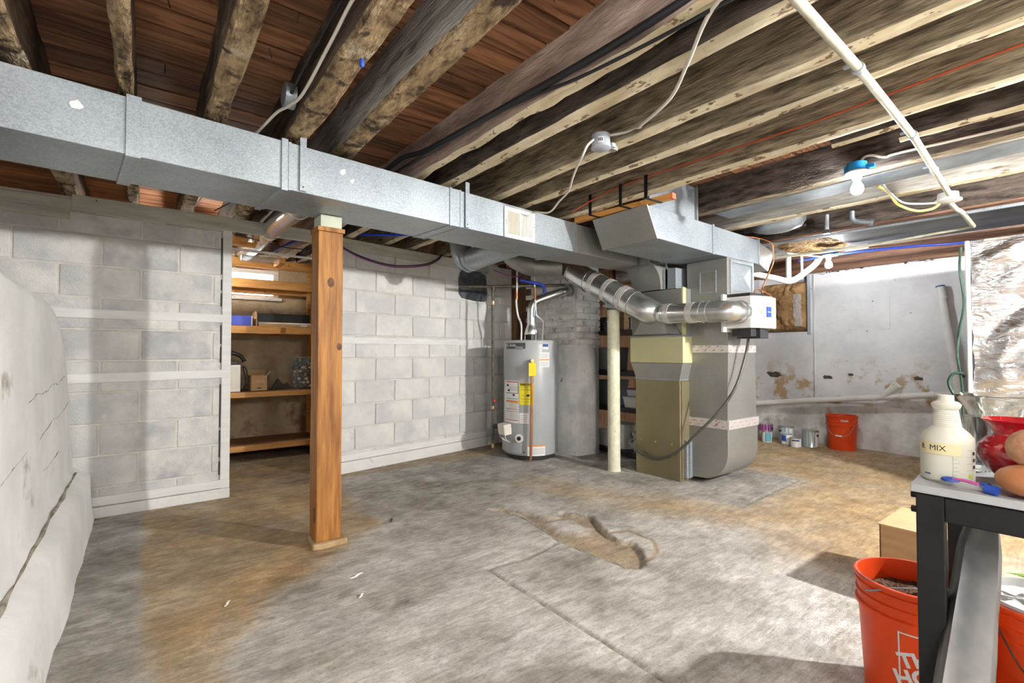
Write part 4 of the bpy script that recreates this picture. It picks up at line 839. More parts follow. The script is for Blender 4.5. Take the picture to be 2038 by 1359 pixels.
# relief valve, yellow tag, copper discharge pipe
part('relief_valve', MB().tube([hp(1059, .995, -.01), hp(1059, .995, .07)], .018, 12).tube([hp(1059, 1.005, .05), hp(1059, .95, .05)], .014, 10), brass, wh, smooth=40)
part('hang_tag', MB().hexa([hp(1053.5, .845, .085), hp(1064, .845, .085), hp(1064, .845, .088), hp(1053.5, .845, .088), hp(1053.5, .975, .085), hp(1064, .975, .085), hp(1064, .975, .088), hp(1053.5, .975, .088)]), yellow_m, wh)
part('discharge_pipe', MB().tube([hp(1058, .97, .05), hp(1058, .6, .052), hp(1056, .02, .058)], .0125, 12), copper, wh, smooth=40)
# gas valve, sight port, burner cover
ga = math.radians(ha(1010)); gc = hp(1010, .30, .035)
part('gas_valve', MB().obox((gc[0], gc[1], .30), (.09, .13, .11), (0, .12, ga)), cream_pl, wh, bevel=.01)
part('valve_knob', MB().tube([hp(1001, .305, .07), hp(1001, .305, .10)], .022, 14), black_pl, wh, smooth=40)
part('sight_port', MB().tube([hp(1034, .22, -.002), hp(1034, .22, .010)], .043, 24), white_pl, wh, smooth=40)
part('port_plug', MB().tube([hp(1034, .22, .008), hp(1034, .22, .016)], .021, 16), black_pl, wh, smooth=40)
part('burner_cover', cyl_patch(HC, HR + .02, ha(1002), ha(1038), .075, .175, 10), heater_m, wh, smooth=60)
ec = MB()
for q in (ha(1002), ha(1038)):
    a = math.radians(q); ec.add([(HC[0] + (HR - .005) * math.cos(a), HC[1] + (HR - .005) * math.sin(a), .075), (HC[0] + (HR + .02) * math.cos(a), HC[1] + (HR + .02) * math.sin(a), .075), (HC[0] + (HR + .02) * math.cos(a), HC[1] + (HR + .02) * math.sin(a), .175), (HC[0] + (HR - .005) * math.cos(a), HC[1] + (HR - .005) * math.sin(a), .175)], [(0, 1, 2, 3)])
part('cover_edge', ec, heater_m, wh)
for u_ in (1004, 1008, 1013): part('pilot_tube', MB().tube(smooth_path([hp(u_, .25, .04), hp(u_ + 1, .21, .05), hp(u_ + 4, .17, .012)]), .004, 6), white_pl, wh, smooth=60)
part('pilot_hole', MB().tube([hp(1043, .085, .001), hp(1043, .085, .004)], .008, 10), black_pl, wh)
# draft hood, flue, water pipes
fl_ = thing('flue_pipe', 'shiny segmented flue pipe rising from water heater to the chimney', 'pipe', (3.25, 3.92, 1.21))
part('draft_hood', MB().lathe((3.25, 3.92, 0), [(.075, 1.262), (.078, 1.27), (.062, 1.33), (.05, 1.36), (.05, 1.37)], 24), galv_sh, fl_, smooth=40)
for k in range(3):
    a = k * 2.1 + .5; part('hood_leg', MB().tube([(3.25 + .07 * math.cos(a), 3.92 + .07 * math.sin(a), 1.205), (3.25 + .07 * math.cos(a), 3.92 + .07 * math.sin(a), 1.268)], .005, 6), galv, fl_)
part('flue', MB().tube(bend([(3.25, 3.92, 1.36), (3.25, 3.92, 1.60), (3.56, 3.74, 1.73), (3.70, 3.72, 1.74)], .09, 6), .046, 20), galv_sh, fl_, smooth=50)
for z in (1.45, 1.52): part('crimp_band', MB().tube([(3.25, 3.92, z), (3.25, 3.92, z + .012)], .050, 20), galv_sh, fl_, smooth=50)
part('crimp_band', MB().tube([(3.40, 3.833, 1.663), (3.412, 3.826, 1.668)], .050, 20), galv_sh, fl_, smooth=50)
part('wall_collar', MB().tube([(3.585, 3.735, 1.735), (3.62, 3.73, 1.74)], .065, 20), galv_dk, fl_, smooth=50)
cw = thing('cold_water_pipe', 'water supply pipe with white flex left of the flue', 'pipe', (3.16, 3.97, 1.20))
part('pipe', MB().tube(smooth_path([(3.15, 3.97, 1.20), (3.155, 3.975, 1.36), (3.12, 3.985, 1.46), (3.10, 3.99, 1.60), (3.11, 3.99, 1.78), (3.11, 3.99, 2.1)]), .010, 9), white_pl, cw, smooth=50)
part('fitting', MB().tube([(3.105, 3.99, 1.63), (3.105, 3.99, 1.72)], .015, 10), copper, cw, smooth=50)
part('tag', MB().obox((3.13, 3.955, 1.40), (.05, .004, .04), (0, .5, .9)), white_paper, cw)
hw = thing('hot_water_pipe', 'copper and white hot water pipe with blue tag in front of flue', 'pipe', (3.30, 3.84, 1.20))
part('pipe', MB().tube(bend([(3.33, 3.845, 1.20), (3.345, 3.84, 1.40), (3.27, 3.82, 1.44), (3.235, 3.83, 1.46), (3.25, 3.87, 1.75), (3.25, 3.87, 2.1)], .02), .009, 9), white_pl, hw, smooth=50)
part('copper_stub', MB().tube([(3.244, 3.855, 1.62), (3.25, 3.87, 1.76)], .013, 10), copper, hw, smooth=50)
part('tag', MB().obox((3.20, 3.80, 1.47), (.075, .004, .04), (.2, .7, .9)), blue_ink, hw)
obj('blue_insulated_tube', MB().tube(smooth_path([(3.10, 3.93, 1.83), (3.20, 3.89, 1.81), (3.30, 3.84, 1.79), (3.335, 3.82, 1.76), (3.34, 3.82, 1.70)]), .017, 9), cable_blue, 'blue tube elbow above the water heater', 'tube', smooth=50)
# gas line
gl = thing('gas_pipe', 'black iron gas pipe dropping beside the water heater', 'pipe', (2.93, 4.17, .05))
part('drop', MB().tube([(2.925, 4.17, 1.76), (2.93, 4.17, .06)], .0135, 10), iron, gl, smooth=50)
part('header', MB().tube([(2.62, 4.34, 1.765), (2.93, 4.165, 1.77), (3.53, 3.70, 1.785)], .016, 10), iron, gl, smooth=50)
for z, r_, h in ((1.74, .022, .05), (1.60, .019, .04), (.50, .02, .03), (.31, .021, .05), (.10, .017, .04)): part('fitting', MB().tube([(2.93, 4.17, z - h / 2), (2.93, 4.17, z + h / 2)], r_, 10), brass if z < 1.65 and z != .31 else iron, gl, smooth=50)
part('header_fitting', MB().tube([(3.09, 4.04, 1.772), (3.15, 3.995, 1.774)], .028, 10), iron, gl, smooth=50)
part('valve_handle', MB().sphere((2.935, 4.145, .57), .020, 1, .7, 1, 10), mat('red_valve', (.6, .06, .04), rough=.35), gl, smooth=60)
part('branch', MB().tube([(2.93, 4.17, .31), (3.03, 4.07, .305)], .014, 10), iron, gl, smooth=50)
# broken-out hole in the block wall with dark rubble behind
obj('wall_opening', MB().prism([(2.76, 1.72), (2.80, 1.68), (2.95, 1.665), (3.12, 1.66), (3.14, 1.75), (3.12, 1.95), (3.05, 1.99), (2.80, 1.99), (2.755, 1.90)], 'y', 4.585, 4.63), mat('dark_hole_rubble', (.03, .036, .042), (.11, .13, .15), 9, bump=1, bscale=14, rough=.9, bdist=.03),
    'dark ragged opening in the block wall above the gas pipe', 'hole', kind='structure')
# ---- chimney
ch = obj('wall_chimney', MB().box(3.64, 3.98, 3.645, 4.4, 0, 2.32), chim_m, 'white parged brick chimney behind the water heater', 'chimney', kind='structure')
def parge():
    mb = MB(); n = 14; z1 = 1.16
    for i in range(n + 1):
        z = z1 * i / n; e = 0 if i < n - 3 else (.004, .014, .03, .055)[i - n + 3]
        for (x, y_) in [(3.60, 4.3), (3.585, 3.95), (3.59, 3.68), (3.605, 3.60), (3.64, 3.575), (3.78, 3.565), (3.90, 3.57), (3.93, 3.60), (3.935, 3.7), (3.93, 4.3)]:
            cx_, cy_ = 3.77, 3.95; d = .010 * fbm(x * 6, y_ * 6, z * 3)
            mb.v.append((x + (e if x < 3.7 else -e) + d - (.02 * (1 - z) if x < 3.62 else 0), y_ + (e if y_ < 3.7 else 0) + d, z + (.02 * fbm(x * 4, y_ * 4, 1) if i == n else 0)))
    m = 10
    for i in range(n):
        for k in range(m): mb.f.append([i * m + k, i * m + (k + 1) % m, (i + 1) * m + (k + 1) % m, (i + 1) * m + k]); mb.mi.append(0)
    mb.f += [list(range(m)), list(range(n * m, n * m + m))]; mb.mi += [0, 0]
    part('parging', mb, chim_m, ch, smooth=50)
parge()
bk = {}
def brick(x0, x1, y0, y1, z):
    key = (round(x1 - x0, 3), round(y1 - y0, 3))
    if key not in bk:
        bm = bmesh.new(); bmesh.ops.create_cube(bm, size=1)
        for v in bm.verts: v.co = Vector((v.co.x * (x1 - x0), v.co.y * (y1 - y0), v.co.z * .055))
        bmesh.ops.bevel(bm, geom=list(bm.edges), offset=.006, segments=1, affect='EDGES'); me = bpy.data.meshes.new('brick'); bm.to_mesh(me); bm.free(); me.materials.append(brick_m); bk[key] = me
    o = bpy.data.objects.new('brick', bk[key]); COL.objects.link(o); o.parent = ch; o.location = ((x0 + x1) / 2 + .003 * random.random(), (y0 + y1) / 2 + .003 * random.random(), z + .0275); o.rotation_euler = (0, 0, random.uniform(-.012, .012))
z = 1.16; r_ = 0
while z < 1.86:
    offs = .1 if r_ % 2 else 0
    xx = 3.628 - offs
    while xx < 3.98:
        a, b = max(xx, 3.628), min(xx + .195, 3.985)
        if b - a > .04: brick(a, b, 3.625, 3.66, z)
        xx += .205
    yy = 3.67 + (offs * .7)
    while yy < 4.3:
        if abs(yy + .1 - 3.73) > .12 or not (1.66 < z < 1.80): brick(3.622, 3.655, yy, yy + .195, z)
        yy += .205
    z += .067; r_ += 1
# ---- black shelving behind the furnace
bs = thing('plastic_shelving', 'black plastic shelving unit between chimney and furnace', 'shelving', (4.15, 3.3, 0))
for z in (.045, .49, .865, 1.30): part('shelf', MB().box(3.96, 4.36, 2.93, 3.76, z - .035, z + .012), black_pl, bs, bevel=.005)
for xx in (3.985, 4.335):
    for yy in (2.955, 3.735): part('post', MB().lathe((xx, yy, 0), [(.022, 0), (.022, 1.62)], 12), black_pl, bs, smooth=40)
sgrp = 'goods stored on the black shelving'
def bin_(name, label, cx_, cy_, z, a, b, h, m, lid=None):
    t = thing(name, label, 'container', (cx_, cy_, z), sgrp)
    part('tub', MB().hexa([(cx_ - a * .9, cy_ - b * .9, z), (cx_ + a * .9, cy_ - b * .9, z), (cx_ + a * .9, cy_ + b * .9, z), (cx_ - a * .9, cy_ + b * .9, z), (cx_ - a, cy_ - b, z + h), (cx_ + a, cy_ - b, z + h), (cx_ + a, cy_ + b, z + h), (cx_ - a, cy_ + b, z + h)]), m, t, bevel=.006)
    part('lid', MB().box(cx_ - a * 1.05, cx_ + a * 1.05, cy_ - b * 1.05, cy_ + b * 1.05, z + h, z + h + .014), lid or m, t, bevel=.004)
bin_('storage_tub', 'white storage tub on the lower black shelf near the furnace', 4.12, 3.20, .502, .13, .12, .10, white_pl)
bin_('storage_tub', 'clear-grey tub with purple lid on the black shelf', 4.12, 3.20, .618, .10, .10, .07, liner, mat('purple_lid', (.16, .03, .22), rough=.4))
bin_('storage_tub', 'pale grey tub on the bottom black shelf', 4.13, 3.62, .057, .11, .10, .16, liner)
bin_('storage_tub', 'dark grey bin on the black shelf beside the chimney', 4.14, 3.58, .502, .12, .12, .26, mat('slate_plastic', (.10, .11, .13), rough=.4))
bin_('storage_tub', 'orange-brown carton on the upper black shelf', 4.25, 3.22, .877, .08, .14, .36, mat('orange_carton', (.42, .14, .04), rough=.7))
bin_('storage_tub', 'grey tote on the middle black shelf', 4.10, 3.56, .877, .11, .14, .24, mat('grey_tote', (.16, .18, .20), rough=.4))
def pail(name, label, c, r0, r1, h, m, cat='bucket', group=None):
    t = thing(name, label, cat, c, group)
    part('pail', MB().lathe(c, [(.001, 0), (r0, 0), (r0, .004), (r1, h), (r1 + .006, h), (r1 + .006, h - .012), (r1 + .006, h), (r1 - .004, h), (r0 - .004, .008), (.001, .008)], 28), m, t, smooth=40)
    return t
t = pail('white_pail', 'white plastic pail on the bottom black shelf near the furnace', (4.10, 3.16, .057), .085, .105, .20, white_pl, group=sgrp)
part('handle', MB().tube(smooth_path([(4.0, 3.12, .25), (3.985, 3.16, .20), (4.0, 3.22, .16), (4.06, 3.27, .25)]), .004, 6), black_pl, t, smooth=60)
t = pail('white_pail', 'tall grey pail in the middle of the bottom black shelf', (4.12, 3.42, .057), .10, .12, .26, liner, group=sgrp)
t = pail('stock_pot', 'black speckled enamel pot on the top black shelf', (4.12, 3.62, 1.312), .10, .10, .15, mat('speckled_enamel', (.02, .02, .022), (.03, .03, .03), 20, rough=.25, c3=(.5, .5, .5), sscale=40, sth=(.62, .66)), 'pot', sgrp)
t = pail('steel_pot', 'stainless pot on the top black shelf near the furnace', (4.14, 3.24, 1.312), .09, .09, .13, mat('stainless', (.6, .6, .6), rough=.2, metal=1), 'pot', sgrp)
part('handle', MB().tube(smooth_path([(4.05, 3.20, 1.41), (4.02, 3.18, 1.40), (4.02, 3.18, 1.36), (4.05, 3.20, 1.35)]), .005, 6), black_pl, t, smooth=60)
def box_thing(name, label, cat, x0, x1, y0, y1, z0, z1, m, flap=0, group=None):
    t = thing(name, label, cat, ((x0 + x1) / 2, (y0 + y1) / 2, z0), group)
    wl = .004; mb = MB().box(x0, x1, y0, y1, z0, z0 + wl).box(x0, x0 + wl, y0, y1, z0, z1).box(x1 - wl, x1, y0, y1, z0, z1).box(x0, x1, y0, y0 + wl, z0, z1).box(x0, x1, y1 - wl, y1, z0, z1)
    part('carton', mb, m, t)
    return t
t = box_thing('cardboard_carton', 'tan carton at the top of the black shelving', 'box', 4.20, 4.34, 3.48, 3.72, 1.312, 1.62, card); 
part('lid_flap', MB().box(4.20, 4.34, 3.48, 3.72, 1.62, 1.626), card, t)

# ================================================================== STORAGE SHELVES
ss = thing('storage_shelves', 'rough pine storage shelves seen through the doorway', 'shelves', (.9, 5.65, 0))
for (z, h) in ((1.81, .09), (1.34, .075), (.68, .05), (.155, .055)):
    part('front_rail', MB().box(-.5, 1.72, 5.39, 5.43, z - h, z), wood_shelf, ss, bevel=.003)
    part('rear_rail', MB().box(-.5, 1.72, 5.90, 5.94, z - h, z), wood_shelf, ss, bevel=.003)
    if z < 1.8:
        for i in range(3): part('shelf_board', MB().box(-.5, 1.72, 5.435 + i * .155, 5.435 + i * .155 + .15, z - .012, z + .004), mat('dark_shelf_board', (.16, .075, .035), (.32, .16, .075), 5, stretch=(.6, 6, 6), rough=.75), ss)
    else:
        for i in range(2): part('shelf_board', MB().box(-.5, 1.72, 5.435 + i * .33, 5.435 + i * .33 + .07, z - .03, z - .012), wood_shelf, ss)
for xx in (-.48, 1.50): part('upright', MB().box(xx, xx + .04, 5.435, 5.50, 0, 2.0), wood_shelf, ss, bevel=.003); part('upright', MB().box(xx, xx + .04, 5.86, 5.90, 0, 2.0), wood_shelf, ss, bevel=.003)
st_ = MB(); 
part('grade_stamp', MB().box(1.12, 1.17, 5.3885, 5.39, 1.275, 1.33), mat('stamp_ink', (.16, .06, .02), (.45, .2, .05), 120, rough=.7), ss)
t = thing('blue_case', 'bright blue flat case on the middle storage shelf', 'case', (.74, 5.55, 1.344)); part('shell', MB().box(.58, .865, 5.45, 5.66, 1.344, 1.445), cable_blue, t, bevel=.004); part('rim', MB().box(.862, .87, 5.45, 5.66, 1.344, 1.448), white_pl, t)
t = thing('framed_picture', 'long black open carton with picture frames on the middle storage shelf', 'box', (1.18, 5.6, 1.344))
part('back_board', MB().box(.905, 1.49, 5.72, 5.73, 1.344, 1.495), black_pl, t); part('side_board', MB().box(.905, .915, 5.46, 5.73, 1.344, 1.495), card, t)
part('frame_edge', MB().box(.93, 1.49, 5.50, 5.515, 1.375, 1.388), white_pl, t); part('lower_frame', MB().box(.93, 1.49, 5.46, 5.70, 1.346, 1.372), card, t); part('price_sticker', MB().box(1.33, 1.40, 5.458, 5.46, 1.35, 1.366), white_paper, t)
t = thing('old_telephone', 'black handset resting on a white unit at left of lower storage shelf', 'telephone', (.72, 5.55, .955))
part('cradle', MB().box(.55, .76, 5.48, 5.62, .955, .99), black_pl, t, bevel=.01); part('handset', MB().tube(smooth_path([(.52, 5.54, 1.02), (.60, 5.54, 1.06), (.70, 5.54, 1.07), (.78, 5.54, 1.04), (.815, 5.54, .985)]), [.02] * 24 + [.03], 10), black_pl, t, smooth=60)
t = thing('white_appliance', 'white squarish unit at the left of the lower storage shelf', 'appliance', (.66, 5.55, .685)); part('body', MB().box(.50, .775, 5.47, 5.70, .685, .953), white_pl, t, bevel=.006); part('front_panel', MB().box(.56, .755, 5.466, 5.47, .72, .93), cream_pl, t, bevel=.002)
obj('coiled_cord', MB().tube(smooth_path([(.80, 5.50, .69), (.82, 5.48, .80), (.80, 5.52, .93), (.83, 5.50, .90), (.84, 5.48, .78), (.81, 5.49, .72), (.845, 5.50, .695)]), .006, 7), cable_black, 'black cord hanging beside the small carton on the lower storage shelf', 'cord', smooth=60)
t = box_thing('small_carton', 'small open brown carton on the lower storage shelf', 'box', .865, 1.02, 5.47, 5.60, .685, .84, card)
part('flap', MB().add([(.865, 5.60, .84), (1.02, 5.60, .84), (1.025, 5.64, .895), (.86, 5.64, .895)], [(0, 1, 2, 3)]), card, t); part('flap', MB().add([(1.02, 5.47, .84), (1.02, 5.60, .84), (1.05, 5.59, .885), (1.05, 5.48, .885)], [(0, 1, 2, 3)]), card_lt, t)
part('label_patch', MB().box(.92, .985, 5.468, 5.47, .765, .80), card_lt, t); part('print', MB().box(.925, .96, 5.468, 5.4695, .71, .718), black_ink, t)
jr = thing('ornament_jar', 'clear tall container of silver and dark ball ornaments', 'jar', (1.39, 5.56, .685))
part('cover', MB().box(1.275, 1.49, 5.46, 5.66, .687, 1.03), plastic_clear, jr, bevel=.02)
for k in range(70):
    zz = .715 + (k // 9) * .040; a = k * 2.4; rr = .085 if k % 9 else .03
    x = 1.383 + rr * math.cos(a) * .95; y_ = 5.56 + rr * math.sin(a) * .85
    part('ornament_ball', MB().sphere((x, y_, zz), .021 + .005 * random.random(), n=12), random.choice([silver_ball, silver_ball, dark_ball, dark_ball]) if zz < .97 else random.choice([green_ball, dark_ball]), jr, smooth=70)
obj('grey_scrap', MB().add([(1.08, 5.60, .687), (1.30, 5.60, .687), (1.24, 5.62, .75), (1.20, 5.63, .735), (1.15, 5.63, .80), (1.09, 5.60, .70)] + [(1.08, 5.66, .687), (1.30, 5.66, .687), (1.24, 5.65, .75), (1.20, 5.66, .735), (1.15, 5.66, .80), (1.09, 5.66, .70)], [(0, 1, 2, 3, 4, 5), (11, 10, 9, 8, 7, 6), (0, 6, 7, 1), (1, 7, 8, 2), (2, 8, 9, 3), (3, 9, 10, 4), (4, 10, 11, 5), (5, 11, 6, 0)]), mat('dark_scrap', (.07, .06, .055), rough=.7), 'dark crumpled scrap behind the small carton on the shelf', 'scrap')
# storage room overhead bits
obj('overhead_rail', MB().bar((.3, 4.65, 1.955), (1.8, 4.75, 1.95), .02, .018), white_wood, 'thin white rail under the storage room ceiling', 'rail')
obj('stored_tube', MB().tube([(.70, 5.0, 1.945), (1.02, 5.02, 1.945)], .03, 12), foil_clear, 'clear plastic wrapped tube stored overhead in the storage room', 'tube', smooth=50)
t = thing('blocking', 'orange wooden blocking under the storage room joists', 'lumber', (.7, 4.7, 2.0)); part('block', MB().box(.55, .70, 4.62, 4.68, 2.02, 2.055), wood_new, t); part('block', MB().box(.55, .76, 4.62, 4.70, 1.985, 2.018), wood_new, t)
obj('timber_end', MB().box(1.02, 1.07, 4.95, 5.25, 1.92, 1.975), wood_new, 'short timber end poking out under the storage room ceiling', 'lumber', bevel=.004)
obj('sill_plate', MB().box(-1, 2.6, 5.93, 5.99, 2.015, 2.11), wood_shelf, 'orange sill plate above the storage room window', 'lumber', bevel=.004)
obj('blue_supply_tube', MB().tube(smooth_path([(1.0, 5.4, 2.07), (1.08, 5.0, 2.11), (1.2, 4.7, 2.14), (1.45, 4.4, 2.15), (1.8, 4.0, 2.12), (2.4, 3.3, 2.10)]), .012, 8), cable_blue, 'blue plastic water tube running under the ceiling behind the duct', 'tube', smooth=60)
obj('sagging_wire', MB().tube(smooth_path([(.45, 4.4, 2.04), (.72, 4.45, 2.01), (.95, 4.5, 1.985), (1.2, 4.55, 2.0)]), .004, 6), cable_black, 'thin dark wire sagging across the top of the doorway', 'wire', smooth=60)
obj('purple_cable', MB().tube(smooth_path([(1.20, 4.22, 2.10), (1.36, 4.25, 2.0), (1.55, 4.26, 1.925), (1.80, 4.28, 1.885), (2.0, 4.30, 1.895), (2.25, 4.36, 1.95), (2.42, 4.45, 2.03), (2.5, 4.5, 2.1)]), .006, 7), cable_purple, 'purple cable sagging against the wall right of the post', 'cable', smooth=60)
obj('black_sagging_cable', MB().tube(smooth_path([(1.20, 4.23, 2.115), (1.36, 4.26, 2.012), (1.55, 4.27, 1.940), (1.80, 4.29, 1.900), (2.0, 4.31, 1.91), (2.25, 4.37, 1.965), (2.42, 4.46, 2.045), (2.5, 4.51, 2.11)]), .006, 7), cable_black, 'black cable sagging together with the purple one', 'cable', smooth=60)
obj('purple_wire_loop', MB().tube(smooth_path([(2.85, 4.05, 1.92), (3.0, 3.95, 1.86), (3.08, 3.90, 1.87), (3.10, 3.85, 1.97), (3.12, 3.8, 2.05)]), .006, 7), cable_purple, 'short purple wire loop above the water heater', 'wire', smooth=60)

# ================================================================== RIGHT WALL THINGS
dp = thing('drain_pipe', 'long white PVC drain pipe along the foot of the end wall', 'pipe', (6.40, 2.0, .40))
part('pipe', MB().tube([(6.36, 3.6, .385), (6.37, 3.09, .415), (6.385, 1.73, .595), (6.40, .3, .76)], .033, 14), pvc, dp, smooth=50)
for yy, zz in ((2.93, .437), (2.42, .504), (1.84, .58), (1.60, .612), (1.32, .645)): part('coupling', MB().tube([(6.383, yy + .02, zz - .0025), (6.383, yy - .02, zz + .0025)], .039, 14), pvc, dp, smooth=50)
part('wye', MB().tube([(6.385, 1.74, .595), (6.36, 1.63, .705)], .035, 14), pvc, dp, smooth=50); part('clean_out', MB().tube([(6.362, 1.64, .695), (6.353, 1.60, .735)], .043, 14), pvc, dp, smooth=50)
lp = thing('leaning_pipe', 'grey-white PVC pipe with dark end leaning on the end wall', 'pipe', (6.42, 1.05, .1))
part('pipe', MB().tube([(6.36, 1.02, .02), (6.40, 1.15, .91), (6.42, 1.25, 1.70)], .032, 14), pvc, lp, smooth=50); part('collar', MB().tube([(6.417, 1.235, 1.62), (6.421, 1.252, 1.74)], .037, 14), pvc, lp, smooth=50); part('dark_rim', MB().tube([(6.421, 1.252, 1.738), (6.422, 1.2545, 1.752)], .038, 14), navy, lp, smooth=50)
def paint_can(label, x, y_, r, h, bands, lid=can_metal, ear=None):
    t = thing('paint_can', label, 'paint can', (x, y_, 0), 'paint cans by the end wall')
    part('can', MB().lathe((x, y_, 0), [(.001, .0), (r, 0), (r + .002, .004), (r, .008), (r, h - .008), (r + .002, h - .004), (r + .002, h), (r - .008, h), (r - .009, h - .006), (.001, h - .006)], 28), can_metal, t, smooth=40)
    part('lid', MB().lathe((x, y_, 0), [(r - .012, h - .006), (r - .014, h - .001), (r - .03, h - .002), (.001, h - .003)], 24), lid, t, smooth=40)
    base = math.degrees(math.atan2(-y_, -x))
    for (a0, a1, z0, z1, m_) in bands: part('label_band', cyl_patch((x, y_), r + .001 + .0004 * (a1 - a0 < 100), base + a0, base + a1, z0 * h, z1 * h, 16), m_, t, smooth=60)
    if ear is not None:
        a = math.radians(base + ear); part('ear', MB().tube([(x + r * math.cos(a), y_ + r * math.sin(a), h * .72), (x + (r + .008) * math.cos(a), y_ + (r + .008) * math.sin(a), h * .72)], .013, 12), black_pl, t, smooth=40)
    return t
t = paint_can('gallon paint can with purple drip band and bail', 6.20, 2.90, .083, .19, [(-180, 180, .08, .55, white_paper), (-180, 180, .56, .96, purple_lid)], ear=60)
part('bail', MB().tube(smooth_path([(6.16, 2.83, .14), (6.17, 2.84, .22), (6.20, 2.88, .245), (6.23, 2.93, .22), (6.24, 2.97, .14)]), .0025, 6), iron, t, smooth=60)
paint_can('small paint can with teal label in front of the purple one', 5.99, 2.79, .055, .125, [(-180, 180, .06, .93, white_paper), (-20, 60, .08, .9, teal)])
paint_can('gallon paint can with grey-white label behind the blue quart', 6.17, 2.64, .083, .19, [(-180, 180, .06, .92, pale_blue), (20, 160, .07, .91, white_paper)], ear=-50)
paint_can('quart paint can with blue and white label', 6.00, 2.565, .056, .125, [(-180, 180, .06, .93, white_paper), (-60, -5, .35, .9, blue_ink), (30, 80, .08, .4, navy)])
paint_can('smallest white paint can with blue print', 5.93, 2.44, .055, .105, [(-180, 180, .06, .93, white_paper), (-45, 40, .66, .82, navy)])
t = paint_can('gallon paint can with pale blue label beside the orange bucket', 6.08, 2.345, .083, .19, [(-180, 180, .05, .92, pale_blue), (35, 160, .06, .91, white_paper)], ear=55)
for zz, ss_ in ((.10, 'IVORY'), (.06, '3')): pass
def bucket(name, label, c, text=True, dirt=False, H_=.37, face=None, logo=False):
    t = thing(name, label, 'bucket', c, 'orange five-gallon buckets'); r0, r1 = .130, .150
    R = lambda z: r0 + (r1 - r0) * z / H_
    prof = [(.001, .004), (r0 - .006, .004), (r0, 0), (R(.06), .06), (R(.27), .27), (R(.27) + .008, .272), (R(.28) + .008, .282), (R(.285), .286), (R(.305), .305), (R(.305) + .005, .307), (R(.312) + .005, .314), (R(.315), .317), (R(.34), .34), (R(.34) + .005, .342), (R(.347) + .005, .348), (R(.35), .35), (r1, H_ - .012), (r1 + .006, H_ - .010), (r1 + .007, H_ - .002), (r1 + .003, H_), (r1 - .003, H_), (r1 - .004, H_ - .01), (r0 - .004, .01), (.001, .01)]
    part('pail', MB().lathe(c, prof, 56), red, t, smooth=35); return t, R
b0, R0 = bucket('orange_bucket', 'orange bucket with small white print by the end wall, beside paint cans', (6.22, 2.075, 0), H_=.375)
part('bail', MB().tube(smooth_path([(6.11, 2.175, .275), (6.075, 2.15, .20), (6.062, 2.06, .155), (6.085, 1.98, .175), (6.13, 1.945, .24), (6.16, 1.93, .28)]), .003, 6), galv, b0, smooth=60)
part('grip', MB().tube([(6.062, 2.085, .163), (6.068, 2.025, .158)], .009, 10), white_pl, b0, smooth=50)
a_ = math.atan2(-2.075, -6.22) + .12
lettering('print', 'T', .040, None, white_paper, b0, wrap=lambda x, y, zz: (6.22 + (.151 + zz) * math.cos(a_ - .16 + x / .15), 2.075 + (.151 + zz) * math.sin(a_ - .16 + x / .15), .330 + y), shear=.2, bold=.0015)
for k in range(5): part('print_stroke', cyl_patch((6.22, 2.075), .1512, math.degrees(a_) - 4 + k * 4.2, math.degrees(a_) - 1.2 + k * 4.2, .318 + .002 * (k % 2), .336 - .002 * (k % 2), 3), white_paper, b0)

# ================================================================== CEILING THINGS: boxes, cables, conduit, lamps
def cable(name, label, pts, r, m, k=6, cat='cable'): return obj(name, MB().tube(smooth_path(pts, k), r, 8), m, label, cat, smooth=60)
cable('black_cable', 'thick pair of black cables stapled along the wide aged joist', [(1.34, -0.8, 2.17), (1.33, 0.5, 2.175), (1.305, 0.95, 2.16), (1.29, 1.2, 2.155), (1.27, 1.6, 2.165), (1.24, 2.2, 2.185), (1.225, 2.45, 2.2), (1.175, 2.58, 2.2), (1.135, 2.72, 2.16), (1.155, 3.2, 2.16)], .014, cable_black)
cable('black_cable', 'thin black cable drooping along the lower edge of the wide aged joist', [(1.36, 0.3, 2.105), (1.34, 0.65, 2.1), (1.325, 0.95, 2.105), (1.305, 1.3, 2.125), (1.28, 1.57, 2.155), (1.26, 1.9, 2.17), (1.235, 2.2, 2.165), (1.2, 2.5, 2.16), (1.17, 2.7, 2.14), (1.18, 3.2, 2.15)], .0065, cable_black)
cable('black_cable', 'black cable running along the dark joist beside the round metal box', [(.50, .8, 2.22), (.495, 1.4, 2.215), (.49, 1.9, 2.20), (.485, 2.2, 2.18), (.47, 2.34, 2.16), (.44, 2.5, 2.14), (.40, 2.7, 2.12)], .006, cable_black)
cable('white_cable', 'white cable stapled along the dark joist to the round metal box', [(.52, .9, 2.19), (.508, 1.45, 2.185), (.505, 1.68, 2.16), (.50, 2.04, 2.125), (.485, 2.2, 2.135), (.46, 2.34, 2.15), (.42, 2.5, 2.12), (.38, 2.7, 2.11)], .0065, cable_white)
cable('white_cable', 'white cable hanging slack between joists from the grey round box', [(1.27, .55, 2.13), (1.33, .76, 2.10), (1.50, .95, 2.095), (1.67, 1.14, 2.10), (1.80, 1.38, 2.12), (1.885, 1.46, 2.16), (1.875, 1.55, 2.165), (1.83, 1.63, 2.165)], .007, cable_white)
cable('white_cable', 'white cable dropping from the grey round box to behind the duct', [(1.74, 1.62, 2.12), (1.715, 1.64, 2.09), (1.72, 1.68, 2.05), (1.79, 1.78, 2.055), (1.90, 1.93, 2.055), (2.05, 2.12, 2.06), (2.12, 2.28, 2.05), (2.16, 2.42, 2.02), (2.20, 2.62, 2.08)], .006, cable_white)
